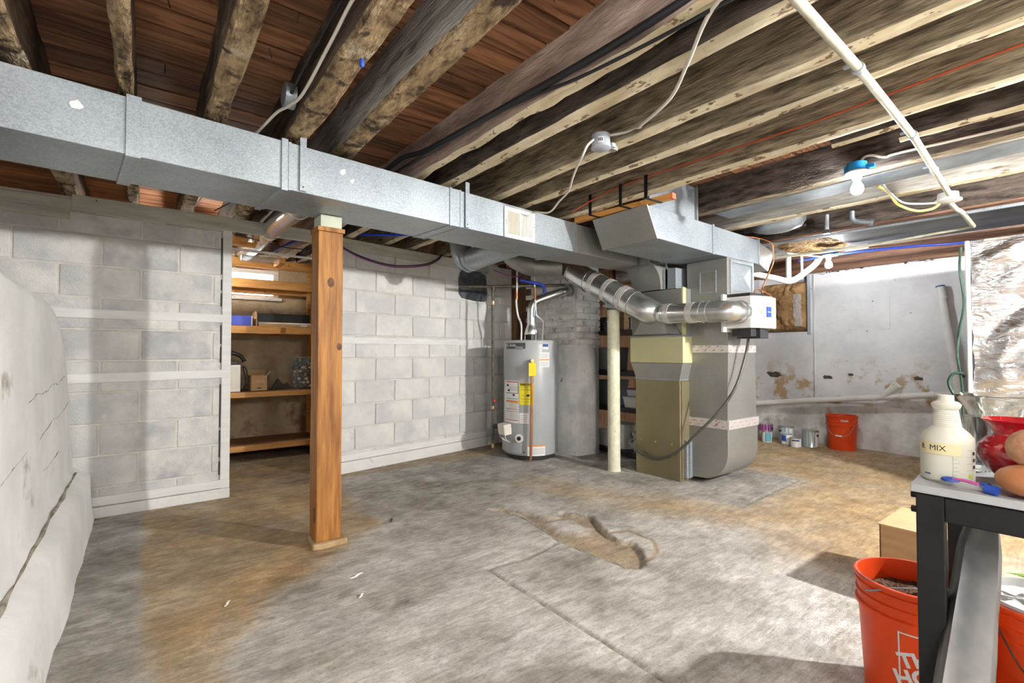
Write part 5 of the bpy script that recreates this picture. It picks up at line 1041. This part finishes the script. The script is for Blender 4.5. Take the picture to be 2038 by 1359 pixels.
cable('red_wire', 'thin orange-red thermostat wire strung along the brown joist', [(2.612, -.5, 2.24), (2.604, .26, 2.232), (2.60, .7, 2.215), (2.596, 1.01, 2.205), (2.588, 1.5, 2.21), (2.582, 1.9, 2.215), (2.575, 2.3, 2.20), (2.52, 2.55, 2.12)], .0045, cable_red, cat='wire')
cable('white_cable', 'white cable feeding the blue lamp box along the black joist', [(3.305, 0.995, 2.155), (3.29, 0.97, 2.2), (3.3, 0.93, 2.205), (3.315, 0.87, 2.18), (3.32, 0.8, 2.185), (3.32, 0.3, 2.165), (3.32, -0.6, 2.16)], .0075, cable_white)
cable('yellow_cable', 'yellow and grey cable pair looping into the white ceiling box', [(3.72, 1.02, 2.14), (3.78, .98, 2.10), (3.84, .95, 2.03), (3.92, .88, 1.985), (4.02, .82, 2.0), (4.06, .79, 2.03)], .008, yellow_cable)
cable('grey_cable', 'grey cable beside the yellow loop at the white ceiling box', [(3.71, .99, 2.14), (3.75, .96, 2.08), (3.83, .92, 2.03), (3.95, .86, 2.03), (4.05, .80, 2.04)], .007, mat('grey_cable', (.22, .22, .22), rough=.5))
cable('copper_line', 'thin copper line dangling past the end of the return trunk', [(4.05, 2.3, 2.10), (4.2, 2.1, 2.09), (4.40, 2.0, 2.05), (4.43, 1.99, 1.95), (4.42, 1.99, 1.86), (4.36, 2.02, 1.72), (4.30, 2.03, 1.60), (4.1, 1.9, 1.5)], .006, copper, cat='pipe')
cable('blue_conduit', 'bright blue tube running along the far joists', [(5.48, 2.2, 2.04), (5.50, 1.75, 2.055), (5.62, 1.3, 2.055), (5.78, .95, 2.05), (5.9, .2, 2.05)], .011, cable_blue, cat='tube')
cable('yellow_wire', 'short yellow wire in the gap above the doorway header', [(.40, 3.6, 2.22), (.5, 3.75, 2.18), (.62, 3.95, 2.13)], .006, yellow_cable, cat='wire')
cable('white_wire', 'short white wire hanging between duct and block wall', [(.33, 3.35, 2.15), (.30, 3.6, 2.12), (.31, 3.85, 2.14), (.28, 4.05, 2.11)], .005, cable_white, cat='wire')
cable('black_wire', 'thin black wire crossing the gap above the doorway', [(.50, 2.9, 1.95), (.48, 3.3, 2.03), (.45, 3.7, 2.08), (.40, 4.1, 2.11)], .004, cable_black, cat='wire')
# junction boxes
jb = thing('metal_box', 'round galvanised junction box on the side of the dark joist', 'junction box', (.48, 2.22, 2.17))
part('can', MB().lathe((.512, 2.235, 2.19), [(.05, 0), (.052, -.002), (.052, -.045), (.048, -.047), (.001, -.047)], 24, axis='x'), galv, jb, smooth=40); part('knockout', MB().tube([(.49, 2.20, 2.226), (.49, 2.198, 2.229)], .011, 12), galv_dk, jb, smooth=40)
gb = thing('grey_box', 'grey round plastic junction box with white sticker under the brown joist', 'junction box', (1.79, 1.62, 2.06))
part('can', MB().lathe((1.79, 1.62, 0), [(.044, 2.155), (.047, 2.10), (.049, 2.095), (.049, 2.088), (.046, 2.086), (.001, 2.085)], 28), grey_box_m, gb, smooth=40); part('sticker', cyl_patch((1.79, 1.62), .0468, 205, 240, 2.10, 2.13, 6), white_paper, gb)
for k in range(3): part('sticker_print', cyl_patch((1.79, 1.62), .0474, 208 + k * 10, 214 + k * 10, 2.107, 2.123, 3), black_ink, gb)
part('bracket', MB().box(1.825, 1.90, 1.605, 1.635, 2.10, 2.125), galv_dk, gb)
part('ear', MB().box(1.835, 1.86, 1.585, 1.60, 2.10, 2.12), grey_box_m, gb)
wbx = thing('white_ceiling_box', 'round white ceiling box where painted conduits meet', 'junction box', (4.08, .75, 2.03))
part('can', MB().lathe((4.08, .75, 0), [(.052, 2.095), (.055, 2.055), (.068, 2.052), (.070, 2.043), (.001, 2.035)], 28), white_pl, wbx, smooth=40)
# painted conduits
cd = thing('painted_conduit', 'long cream-painted conduit crossing diagonally under the joists', 'conduit', (2.8, .65, 2.08))
part('tube', MB().tube([(.6, .54, 2.085), (1.48, .587, 2.085), (2.0, .60, 2.085), (2.84, .64, 2.085), (4.04, .735, 2.075)], .0155, 14), conduit_m, cd, smooth=50)
for x, y_ in ((2.0, .60), (2.82, .638), (3.45, .69)): part('strap_clip', MB().tube([(x - .012, y_, 2.085), (x + .012, y_ + .001, 2.085)], .0205, 14).box(x - .008, x + .008, y_ + .015, y_ + .045, 2.10, 2.108), galv, cd, smooth=50)
cd2 = thing('painted_conduit', 'short bent painted conduit leaving the white ceiling box toward the foil tent', 'conduit', (4.6, .8, 2.05))
part('tube', MB().tube(bend([(4.13, .755, 2.055), (4.36, .765, 2.05), (4.62, .775, 2.075), (5.05, .785, 2.045)], .06), .0155, 12), conduit_m, cd2, smooth=50)
cable('painted_conduit', 'thin painted conduit running along the far joist from the bent conduit', [(5.05, .785, 2.045), (5.10, .95, 2.045), (5.20, 1.42, 2.045), (5.22, 1.9, 2.05), (5.2, 2.3, 2.06)], .012, conduit_m, cat='conduit')
obj('white_wire_box', MB().box(5.235, 5.27, 1.52, 1.70, 2.03, 2.07), white_pl, 'small white surface box on the thin conduit at the far joist', 'junction box', bevel=.004)
obj('steel_pipe', MB().tube([(4.52, 2.4, 2.065), (4.60, 1.5, 2.07), (4.66, .7, 2.075), (4.72, -.8, 2.075)], .013, 10), galv, 'straight galvanised pipe under the brown joist near the bulb', 'pipe', smooth=50)
obj('pan_sheet', MB().box(3.40, 3.62, -1.0, 1.95, 2.118, 2.122), mat('dull_pan_steel', (.16, .18, .20), (.26, .285, .30), 7, rough=.5, metal=.5), 'long galvanised pan sheet nailed between the black and whitewashed joists', 'sheet metal')
obj('dark_sheathing', MB().hexa([(4.84, -.5, 2.10), (5.64, -.5, 2.10), (5.47, 1.68, 2.10), (4.70, 1.68, 2.10), (4.84, -.5, 2.106), (5.64, -.5, 2.106), (5.47, 1.68, 2.106), (4.70, 1.68, 2.106)]), mat('dark_foil_panel', (.06, .06, .06), (.14, .14, .145), 5, stretch=(2, .6, 1), rough=.45, metal=.2), 'dark sheathing panel closing the joist bay near the end wall', 'panel')
obj('insulation_patch', MB().grid(lambda u, v: (4.62 + .9 * u, 1.70 + .55 * v, 2.13 - .03 * fbm(u * 7, v * 6, 1)), 24, 16), insul_rust, 'rusty fibrous insulation exposed in the joist bay near the end wall', 'insulation', smooth=60)
# cast iron plumbing near the trunk end
ip = thing('iron_plumbing', 'dark iron pipe run with coupling in the joist bay by the trunk end', 'pipe', (4.4, 2.2, 2.16))
part('pipe', MB().tube([(4.05, 2.45, 2.17), (4.30, 2.05, 2.17), (4.50, 1.75, 2.17)], .025, 12), iron, ip, smooth=50); part('coupling', MB().tube([(4.24, 2.15, 2.17), (4.30, 2.05, 2.17)], .036, 12), iron, ip, smooth=50); part('pvc_adapter', MB().tube([(4.33, 2.01, 2.17), (4.38, 1.93, 2.17)], .033, 12), pvc, ip, smooth=50)
def boot():
    mb = MB().lathe_scaled((4.22, 1.86, 2.135), [(.001, -.05), (.06, -.045), (.10, -.02), (.115, .02), (.115, .06)], 20, 1.25, 1.9, 1)
    return obj('duct_boot', mb, galv, 'curved galvanised register boot between joists', 'duct', smooth=40)
boot()
hp_ = thing('hanger_pipe', 'grey pipe stub with clamp hanging beside the reddish joist', 'pipe', (4.42, 1.55, 2.05)); part('stub', MB().tube([(4.42, 1.56, 2.2), (4.42, 1.56, 2.07)], .016, 10), grey_box_m, hp_, smooth=50); part('clamp', MB().box(4.395, 4.445, 1.54, 1.585, 2.045, 2.075), iron, hp_)
hp2 = thing('pipe_elbow', 'short galvanised pipe elbow behind the lit bulb', 'pipe', (4.5, 1.35, 2.08)); part('elbow', MB().tube(bend([(4.47, 1.40, 2.2), (4.47, 1.40, 2.12), (4.50, 1.28, 2.09)], .05), .02, 12), galv, hp2, smooth=50); part('rim', MB().tube([(4.497, 1.29, 2.092), (4.503, 1.268, 2.086)], .026, 12), galv, hp2, smooth=50)
# pvc trap by the niche
pt = thing('pvc_trap', 'white PVC waste pipe with trap bend near the window niche', 'pipe', (5.3, 2.2, 1.8))
part('run', MB().tube(bend([(4.95, 2.44, 1.885), (5.20, 2.30, 1.84), (5.31, 2.22, 1.80), (5.40, 2.15, 1.87), (5.52, 2.06, 1.985), (5.56, 2.03, 2.06)], .06), .030, 14), pvc, pt, smooth=50); part('vent', MB().tube([(5.30, 2.23, 1.84), (5.30, 2.23, 2.06)], .026, 12), pvc, pt, smooth=50)
part('strap', MB().box(5.375, 5.38, 2.12, 2.14, 1.83, 2.08), white_pl, pt)
obj('upper_pvc_pipe', MB().tube([(5.2, 2.2, 2.085), (5.42, 1.95, 2.035), (5.50, 1.85, 2.045)], .008, 8), cable_white, 'white cable curving over to the far bulb', 'cable', smooth=50)

# ---- lamps
def bulb_lamp(label, x, y_, z, box_m=None, s=1.0, m=None, group='bare bulb lamps on the joists'):
    t = thing('bulb_lamp', label, 'lamp', (x, y_, z - .02), group)
    if box_m is not None:
        part('box', MB().lathe((x, y_, z), [(.048, .035), (.050, -.012), (.052, -.014)], 20), box_m, t, smooth=40)
        part('box_ear', MB().box(x - .012, x + .012, y_ - .085, y_ - .04, z - .01, z + .012), box_m, t); part('box_tab', MB().box(x - .014, x + .014, y_ + .035, y_ + .06, z - .012, z + .028), box_m, t)
    part('holder', MB().lathe((x, y_, z), [(.055, -.014), (.058, -.022), (.050, -.030), (.026, -.036), (.023, -.055), (.001, -.055)], 24), white_pl, t, smooth=40)
    g = z - .055
    part('bulb', MB().lathe((x, y_, g), [(.013, 0), (.016, -.012), (.020, -.025 * s), (.029 * s, -.042 * s), (.0315 * s, -.058 * s), (.029 * s, -.074 * s), (.018 * s, -.086 * s), (.001, -.09 * s)], 20), m or bulb_on, t, smooth=70)
    return t
bulb_lamp('lit bulb under a bright blue box on the black joist', 3.235, .985, 2.125, blue_box_m)
bulb_lamp('lit bulb further back near the end wall', 5.33, 1.87, 2.045, navy, m=emat('lit_bulb_far', (.93, .97, 1.0), 330.0))
globes = 'bare globe lamps behind the photographer'
for (x, y_, z) in ((3.55, -.98, 2.06), (.55, -.55, 2.08), (-.25, -1.6, 2.08), (1.9, -1.7, 2.08), (.3, 5.15, 2.06)):  # the middle three are unseen, added only as general fill
    bulb_lamp({3.55: 'globe lamp to the right of the photographer by the foil tent', .55: 'added unseen fill globe over the photographer', -.25: 'added unseen fill globe behind the photographer on the left', 1.9: 'added unseen fill globe behind the photographer on the right', .3: 'lamp hidden inside the storage room'}[x], x, y_, z, white_pl, 1.5 if x != .3 else 1.0, {3.55: globe_key, .3: globe_stor}.get(x, globe_fill), globes)

# ================================================================== FOREGROUND
# ---- foil tent
ft = thing('foil_tent', 'tall tent of wrinkled silver foil sheet at the right', 'tent', (5.4, -.2, 0))
def sheet():
    mb = MB()
    def f(u, v):
        yy = .80 - 2.0 * u; zz = 1.90 * v
        wr = .045 * fbm(yy * 1.6, zz * 2.6 + yy * 1.2, 2.0, 3) + .018 * fbm(yy * 5, zz * 9 + yy * 4, 5, 3) + .02 * math.sin(5 * (zz + .5 * yy) + 2 * fbm(yy, zz, 1))
        edge = .05 * fbm(zz * 2.2, 3, 3) * max(0, 1 - u * 8)
        return (4.86 + wr * min(1, .25 + u * 9), yy + edge - .06 * (1 - v) * max(0, 1 - u * 5), zz)
    mb.grid(f, 90, 110); part('front_sheet', mb, mylar, ft, smooth=80)
    m2 = MB(); m2.grid(lambda u, v: (4.87 + 1.1 * u, .80 + .02 * fbm(u * 5, v * 6, 3) + .04 * fbm(v * 1.9 * 2.2, 3, 3) * max(0, 1 - u * 6), 1.90 * v), 20, 40); part('side_sheet', m2, mylar, ft, smooth=80)
    m3 = MB(); m3.grid(lambda u, v: (4.86 + 1.1 * u, .80 - 2.0 * v, 1.90 + .01 * fbm(u * 4, v * 9, 1)), 12, 30); part('top_sheet', m3, mylar, ft, smooth=80)
sheet()
part('corner_pole', MB().tube([(4.845, .785, .02), (4.84, .79, 1.90)], .014, 10), white_pl, ft, smooth=50)
part('edge_binding', MB().tube(smooth_path([(4.83, .82, 1.86), (4.825, .83, 1.70), (4.825, .81, 1.45), (4.82, .835, 1.25), (4.82, .85, 1.08), (4.82, .845, .98), (4.83, .83, .8), (4.83, .83, .3)]), .008, 6), fabric_green, ft, smooth=60)
part('tie_strap', MB().tube(smooth_path([(4.82, .82, .92), (4.81, .87, .92), (4.81, .90, .86), (4.81, .88, .78), (4.82, .83, .70)]), .012, 6), fabric_green, ft, smooth=60)

# ---- table
TO = Vector((1.475, .345, 0)); t1 = Vector((.996, .0872, 0)); t2 = Vector((.02, -1, 0)).normalized()
def tp(a, b, z): p = TO + t1 * a + t2 * b; return (p.x, p.y, z)
def tbox(mb, a0, a1, b0, b1, z0, z1): return mb.hexa([tp(a0, b0, z0), tp(a1, b0, z0), tp(a1, b1, z0), tp(a0, b1, z0), tp(a0, b0, z1), tp(a1, b0, z1), tp(a1, b1, z1), tp(a0, b1, z1)])
tb = thing('work_table', 'black metal framed table with grey top in the right foreground', 'table', tp(.3, .5, 0))
part('table_top', tbox(MB(), 0, .60, -.005, 1.2, .745, .764), tabletop_m, tb, bevel=.002)
for (a, b) in ((.004, .004), (.55, .004), (.004, 1.15), (.55, 1.15)): part('leg', tbox(MB(), a, a + .045, b, b + .052, 0, .743), black_metal, tb, bevel=.003)
part('front_rail', tbox(MB(), .006, .040, .056, 1.15, .685, .742), black_metal, tb, bevel=.003); part('back_rail', tbox(MB(), .56, .594, .056, 1.15, .685, .742), black_metal, tb, bevel=.003)
part('side_rail', tbox(MB(), .049, .55, .008, .040, .685, .742), black_metal, tb, bevel=.003)
for z in (.735, .700): part('bolt', MB().tube([tp(.02, .004, z), tp(.02, -.006, z)], .008, 8), black_metal, tb, smooth=40)
# ---- spray bottle
BX, BY, BZ = 1.586, .303, .764
bt = thing('plastic_bottle', 'milky plastic bottle marked MIX standing on the table corner', 'bottle', (BX, BY, BZ))
prof = [(.001, .0), (.048, 0), (.054, .006), (.055, .03), (.0545, .095), (.055, .105), (.054, .113), (.046, .125), (.036, .133)]
for k in range(9): prof += [(.032 - k * .0008, .138 + k * .0052), (.0305 - k * .0008, .1406 + k * .0052)]
prof += [(.0275, .186), (.0295, .19), (.0315, .196), (.0265, .202), (.0185, .205), (.0165, .207), (.0165, .220), (.013, .2205), (.001, .2205)]
part('bottle', MB().lathe((BX, BY, BZ), [(r_ * .93, z_ * .95) for r_, z_ in prof], 40), milky, bt, smooth=35)
ba = math.degrees(math.atan2(-BY, -BX))
part('masking_tape', cyl_patch((BX, BY), .0519, ba - 75, ba + 30, BZ + .068, BZ + .096, 14), mat('masking_tape', (.70, .62, .38), rough=.6), bt, smooth=60)
fb = lambda ang, z0: (lambda x, y, zz: (BX + (.0523 + zz) * math.cos(math.radians(ba + ang) + x / .052), BY + (.0523 + zz) * math.sin(math.radians(ba + ang) + x / .052), BZ + z0 + y))
lettering('handwriting', 'R  MIX', .019, None, black_ink, bt, wrap=fb(-32, .083), extrude=.0001)
for k in range(8): part('scale_mark', cyl_patch((BX, BY), .0517, ba + 12, ba + (26 if k % 2 else 20), BZ + .022 + k * .0095, BZ + .0226 + k * .0095, 3), grey_ink, bt)
part('scale_line', cyl_patch((BX, BY), .0517, ba + 11, ba + 11.7, BZ + .018, BZ + .095, 2), grey_ink, bt)
for k, z in enumerate((.038, .054, .070)): part('mark_symbol', cyl_patch((BX, BY), .0517, ba + 62, ba + 72, BZ + z, BZ + z + .008, 3), black_ink, bt)
for k in range(4): part('mark_line', cyl_patch((BX, BY), .0517, ba + 42, ba + 64, BZ + .034 + k * .016, BZ + .0345 + k * .016, 4), grey_ink, bt)
part('green_symbol', cyl_patch((BX, BY), .0517, ba + 48, ba + 58, BZ + .017, BZ + .026, 3), mat('lime_ink', (.45, .6, .05), rough=.5), bt)
part('blue_stroke', cyl_patch((BX, BY), .0519, ba - 52, ba - 36, BZ + .017, BZ + .020, 3), blue_ink, bt)
# ---- glassware
gv = thing('glass_vase', 'large clear flared glass vase at the back of the table', 'vase', (1.90, .255, .764))
pr = [(.001, .004), (.045, 0), (.050, .01), (.045, .05), (.046, .085), (.052, .115), (.064, .15), (.080, .18), (.088, .192), (.089, .195), (.0865, .196), (.077, .181), (.061, .152), (.049, .116), (.043, .085), (.042, .05), (.044, .018), (.001, .014)]
part('glass', MB().lathe((1.90, .255, .764), pr, 44), glass_m, gv, smooth=60)
gc_ = thing('glass_cylinder', 'narrow clear glass tumbler beside the plastic bottle', 'glass', (1.785, .278, .764))
part('glass', MB().lathe((1.785, .278, .764), [(.001, 0), (.027, 0), (.029, .004), (.030, .144), (.0285, .1445), (.0265, .02), (.001, .016)], 32), glass_m, gc_, smooth=50)
rv = thing('red_vase', 'round ruby red glass vase with flared lip', 'vase', (1.694, .186, .764))
pr = [(.001, 0), (.035, 0), (.038, .006), (.060, .025), (.077, .05), (.082, .068), (.078, .088), (.062, .106), (.050, .114), (.050, .120), (.060, .140), (.072, .150), (.0705, .1515), (.058, .142), (.047, .120), (.047, .113), (.060, .104), (.075, .086), (.079, .068), (.074, .05), (.057, .028), (.001, .01)]
part('glass', MB().lathe((1.694, .186, .764), pr, 44), red_glass, rv, smooth=60)
ro = thing('clay_ornament', 'rounded terracotta ornament with rough lobe on top at the table edge', 'ornament', (1.533, .146, .764))
part('lower_lobe', MB().sphere((1.533, .146, .800), .062, 1.0, 1.08, .58, 24), terra, ro, smooth=70)
part('upper_lobe', MB().sphere((1.552, .146, .868), .047, 1, 1.1, .95, 24), terra_rough, ro, smooth=70)
td = thing('tape_dispenser', 'clear plastic dispenser with blue rings lying by the bottle', 'dispenser', (1.51, .24, .764))
part('body', MB().sphere((1.512, .258, .773), .042, .42, .9, .2, 20), plastic_clear, td, smooth=70)
part('inner_strip', MB().tube(smooth_path([(1.52, .28, .781), (1.513, .258, .783), (1.505, .235, .781)]), .004, 6), mat('pink_strip', (.55, .12, .35), rough=.4), td, smooth=60)
part('blue_cap', MB().tube([(1.502, .222, .774), (1.496, .203, .774)], .0105, 14), blue_ink, td, smooth=40)
part('blue_ring', MB().tube([(1.522 + .014 * math.cos(a), .285 + .014 * math.sin(a), .779) for a in np.linspace(0, 2 * math.pi, 20)], .004, 6), blue_ink, td, smooth=60)
part('blue_clip', MB().tube([(1.545, .235, .773), (1.535, .222, .773)], .008, 8), blue_ink, td, smooth=50)
# ---- orange bucket with soil
b1, R1 = bucket('orange_bucket', 'orange bucket of potting soil behind the table leg', (1.94, .455, 0))
part('soil', MB().grid(lambda u, v: (1.94 + .138 * u ** .5 * math.cos(6.2832 * v), .455 + .138 * u ** .5 * math.sin(6.2832 * v), .305 + .012 * fbm(u * 5 * math.cos(6.2832 * v), u * 5 * math.sin(6.2832 * v), 2)), 10, 48), soil, b1, smooth=70)
part('bail', MB().tube(smooth_path([(1.81, .545, .335), (1.795, .525, .345), (1.81, .48, .365), (1.86, .41, .375), (1.93, .34, .372), (1.99, .305, .335)]), .0028, 6), galv, b1, smooth=60)
part('bail_grip', MB().tube([(1.852, .422, .375), (1.895, .372, .375)], .007, 10), white_pl, b1, smooth=50)
a1 = math.atan2(-.455, -1.94)
def bw(ang, z0, rot=0): 
    cr, sr = math.cos(rot), math.sin(rot)
    return lambda x, y, zz: (1.94 + (R1(z0 + x * sr + y * cr) + .001 + zz) * math.cos(a1 + ang + (x * cr - y * sr) / .14), .455 + (R1(z0 + x * sr + y * cr) + .001 + zz) * math.sin(a1 + ang + (x * cr - y * sr) / .14), z0 + x * sr + y * cr)
lw = mat('white_print', (.80, .78, .80), rough=.5)
AC = .36  # angular centre of the square logo
sq = MB()
def bar_patch(x0, x1, z0, z1):
    f = lambda u, v: (1.94 + (R1(z0 + (z1 - z0) * v) + .0012) * math.cos(a1 + AC + (x0 + (x1 - x0) * u) / .14), .455 + (R1(z0 + (z1 - z0) * v) + .0012) * math.sin(a1 + AC + (x0 + (x1 - x0) * u) / .14), z0 + (z1 - z0) * v)
    sq.grid(f, max(1, int(abs(x1 - x0) / .01)), max(1, int(abs(z1 - z0) / .05)))
bar_patch(-.090, .090, .247, .251); bar_patch(-.090, .090, .062, .066); bar_patch(-.090, -.086, .066, .247); bar_patch(.086, .090, .066, .247)
part('logo_border', sq, lw, b1)
for s_, dx, dz, sz in (('THE', -.040, .180, .056), ('HOME', -.018, .135, .062), ('DEPOT', .020, .098, .052)):
    lettering('logo_print', s_, sz, None, lw, b1, wrap=bw(AC + dx / .14, dz, .35), bold=.0022, shear=.0, extrude=.0002)
# ---- second bucket
b2, R2 = bucket('orange_bucket', 'orange bucket with grey liner and seedling under the table', (2.05, .175, 0))
part('liner', MB().lathe((2.05, .175, 0), [(.142, .355), (.147, .372), (.144, .378), (.138, .36), (.132, .27), (.001, .265)], 40), liner, b2, smooth=50)
part('bail', MB().tube(smooth_path([(1.915, .265, .31), (1.885, .21, .22), (1.88, .13, .18), (1.90, .07, .17), (1.93, .04, .22)]), .0025, 6), iron, b2, smooth=60)
fr2 = MB(); a2 = math.atan2(-.175, -2.05)
for (x0, x1, z0, z1) in ((-.03, .09, .215, .217), (-.03, -.028, .06, .215)):
    fr2.grid(lambda u, v: (2.05 + (R2(z0 + (z1 - z0) * v) + .0012) * math.cos(a2 + (x0 + (x1 - x0) * u) / .14), .175 + (R2(z0 + (z1 - z0) * v) + .0012) * math.sin(a2 + (x0 + (x1 - x0) * u) / .14), z0 + (z1 - z0) * v), 8, 3)
part('logo_border', fr2, lw, b2)
sd = thing('seedling', 'pale green seedling growing in the lined bucket', 'plant', (2.10, .20, .27))
part('stem', MB().tube([(2.09, .19, .268), (2.10, .20, .40)], .003, 6), leaf_m, sd)
for k in range(9):
    a = k * .72 + .3; L_ = .045 + .015 * (k % 3); zz = .375 + .012 * (k % 4); c = (2.10, .20); dx, dy = math.cos(a), math.sin(a)
    vs = [(c[0], c[1], zz), (c[0] + dx * L_ * .4 - dy * .011, c[1] + dy * L_ * .4 + dx * .011, zz + .018), (c[0] + dx * L_, c[1] + dy * L_, zz + .012), (c[0] + dx * L_ * .4 + dy * .011, c[1] + dy * L_ * .4 - dx * .011, zz + .018), (c[0] + dx * L_ * .45, c[1] + dy * L_ * .45, zz + .012)]
    part('leaf', MB().add(vs, [(0, 1, 4), (1, 2, 4), (2, 3, 4), (3, 0, 4)]), leaf_m, sd)
obj('plant_stake', MB().tube([(2.00, .16, .272), (1.965, .19, .39)], .0025, 6), wood_new, 'thin wooden stake standing in the lined bucket', 'stake')
# ---- dark pot on floor
dp2 = thing('dark_pot', 'dark shallow pot on the floor in the bottom right corner', 'pot', (1.62, .10, 0))
part('pot', MB().lathe((1.66, .125, 0), [(.001, 0), (.09, 0), (.11, .10), (.122, .20), (.124, .205), (.119, .206), (.104, .10), (.085, .01), (.001, .01)], 36), mat('dark_olive_pot', (.03, .03, .025), (.06, .058, .045), 8, rough=.5), dp2, smooth=50)
part('rim', MB().lathe((1.66, .125, 0), [(.119, .2065), (.1245, .2055), (.1255, .210), (.120, .211), (.119, .2065)], 36), mat('olive_rim', (.30, .28, .20), rough=.5), dp2, smooth=50)
part('fill', MB().lathe((1.66, .125, 0), [(.109, .145), (.001, .15)], 28), mat('black_fill', (.012, .011, .010), rough=.9), dp2)
# ---- galvanised chute leaning at the table
def chute():
    T = Vector((1.655, .238, .68)); B = Vector((1.225, .246, .0)); ax = (T - B); Ls = ax.length; ax.normalize(); side = Vector((.68, -.73, 0)); side = (side - ax * side.dot(ax)).normalized(); nrm = side.cross(ax).normalized()
    if nrm.dot(Vector((-1, -.2, .3))) < 0: nrm = -nrm
    mb = MB(); cols = [(-1.0, -.022), (-.96, -.008), (-.90, .0), (-.55, .002), (-.48, .001), (0, .0), (.5, .002), (.58, -.002), (.80, -.010), (.93, -.030), (1.0, -.055)]
    n = 36; th = .0
    for i in range(n + 1):
        s_ = i / n; hw = .074 - .030 * s_; top = max(0, (s_ - .86) / .14); hw *= math.sqrt(max(.05, 1 - top ** 2 * .75))
        for (c_, d) in cols:
            p = B + ax * (Ls * s_) + side * (c_ * hw) + nrm * (d + .002 * fbm(s_ * 6, c_ * 2, 1)) ; mb.v.append(tuple(p))
    m = len(cols)
    for i in range(n):
        for k in range(m - 1): mb.f.append([i * m + k, i * m + k + 1, (i + 1) * m + k + 1, (i + 1) * m + k]); mb.mi.append(0)
    o = obj('metal_chute', mb, mat('weathered_zinc', (.13, .135, .145), (.24, .235, .23), 5, rough=.38, metal=.9, c3=(.36, .25, .12), sscale=7, sth=(.68, .74), sstretch=(1, 1, .35)), 'bent grey sheet-metal chute leaning against the table', 'chute', smooth=40)
    so = o.modifiers.new('thickness', 'SOLIDIFY'); so.thickness = .003
chute()
# ---- cardboard box behind bucket
cb = box_thing('cardboard_box', 'brown cardboard box on the floor behind the soil bucket', 'box', 2.66, 3.05, .42, .745, 0, .30, card)
part('top_flap', MB().box(2.655, 3.055, .415, .75, .300, .306), card_lt, cb)
part('standing_flap', MB().hexa([(3.02, .42, .306), (3.05, .42, .306), (3.05, .70, .306), (3.02, .70, .306), (3.06, .42, .37), (3.065, .42, .37), (3.065, .70, .37), (3.06, .70, .37)]), card_lt, cb)

for (za, zb) in ((1.42, 1.52), (1.54, 1.62), (1.66, 1.93), (1.14, 1.28), (1.0, 1.12), (.52, .84), (.30, .50), (.17, .27)):  # solid black strips paint the shade of the gap along the jamb
    obj('trim_gap', MB().box(.4555, .4625, 4.1795, 4.1855, za, zb), black_ink, 'black strip painted for the shade in the gap beside the doorway jamb strip', 'gap', 'jamb gap shade strips', kind='structure')
t = thing('wire_nut', 'small blue wire connector stuck on the dark joist', 'connector', (.60, 1.70, 2.09)); part('cap', MB().lathe((.60, 1.66, 2.085), [(.008, .028), (.0095, .01), (.006, 0), (.001, -.002)], 12), blue_ink, t, smooth=40)
obj('plaster_scrap', MB().grid(lambda u, v: (.98 + .10 * u, .93 + .12 * v, 2.33 - .05 * abs(fbm(u * 4, v * 5, 3)) - .03 * u), 10, 10), bench_m, 'torn white scrap hanging under the planks beside the grey joist', 'scrap', smooth=60)
for i, (x, y_, l_, a, m_, nm, lb, ct) in enumerate([(.83, 2.32, .07, .2, white_paper, 'paper_scrap', 'white paper scrap on the floor in front of the post', 'scrap'), (1.28, 2.95, .08, 1.0, iron, 'twig', 'dark twig on the floor right of the post', 'twig'), (.30, 2.40, .04, .9, cream_pl, 'chip', 'pale chip on the tan floor patch', 'chip'), (.78, 2.12, .03, .5, white_paper, 'paint_flake', 'tiny white flake on the floor below the paper scrap', 'flake')]):
    pts = [(x + l_ * t_ * math.cos(a), y_ + l_ * t_ * math.sin(a), .006 + .004 * math.sin(6 * t_)) for t_ in np.linspace(-.5, .5, 7)]
    obj(nm, MB().tube(pts, [.0015, .004, .003, .006, .004, .003, .0015], 6), m_, lb, ct)
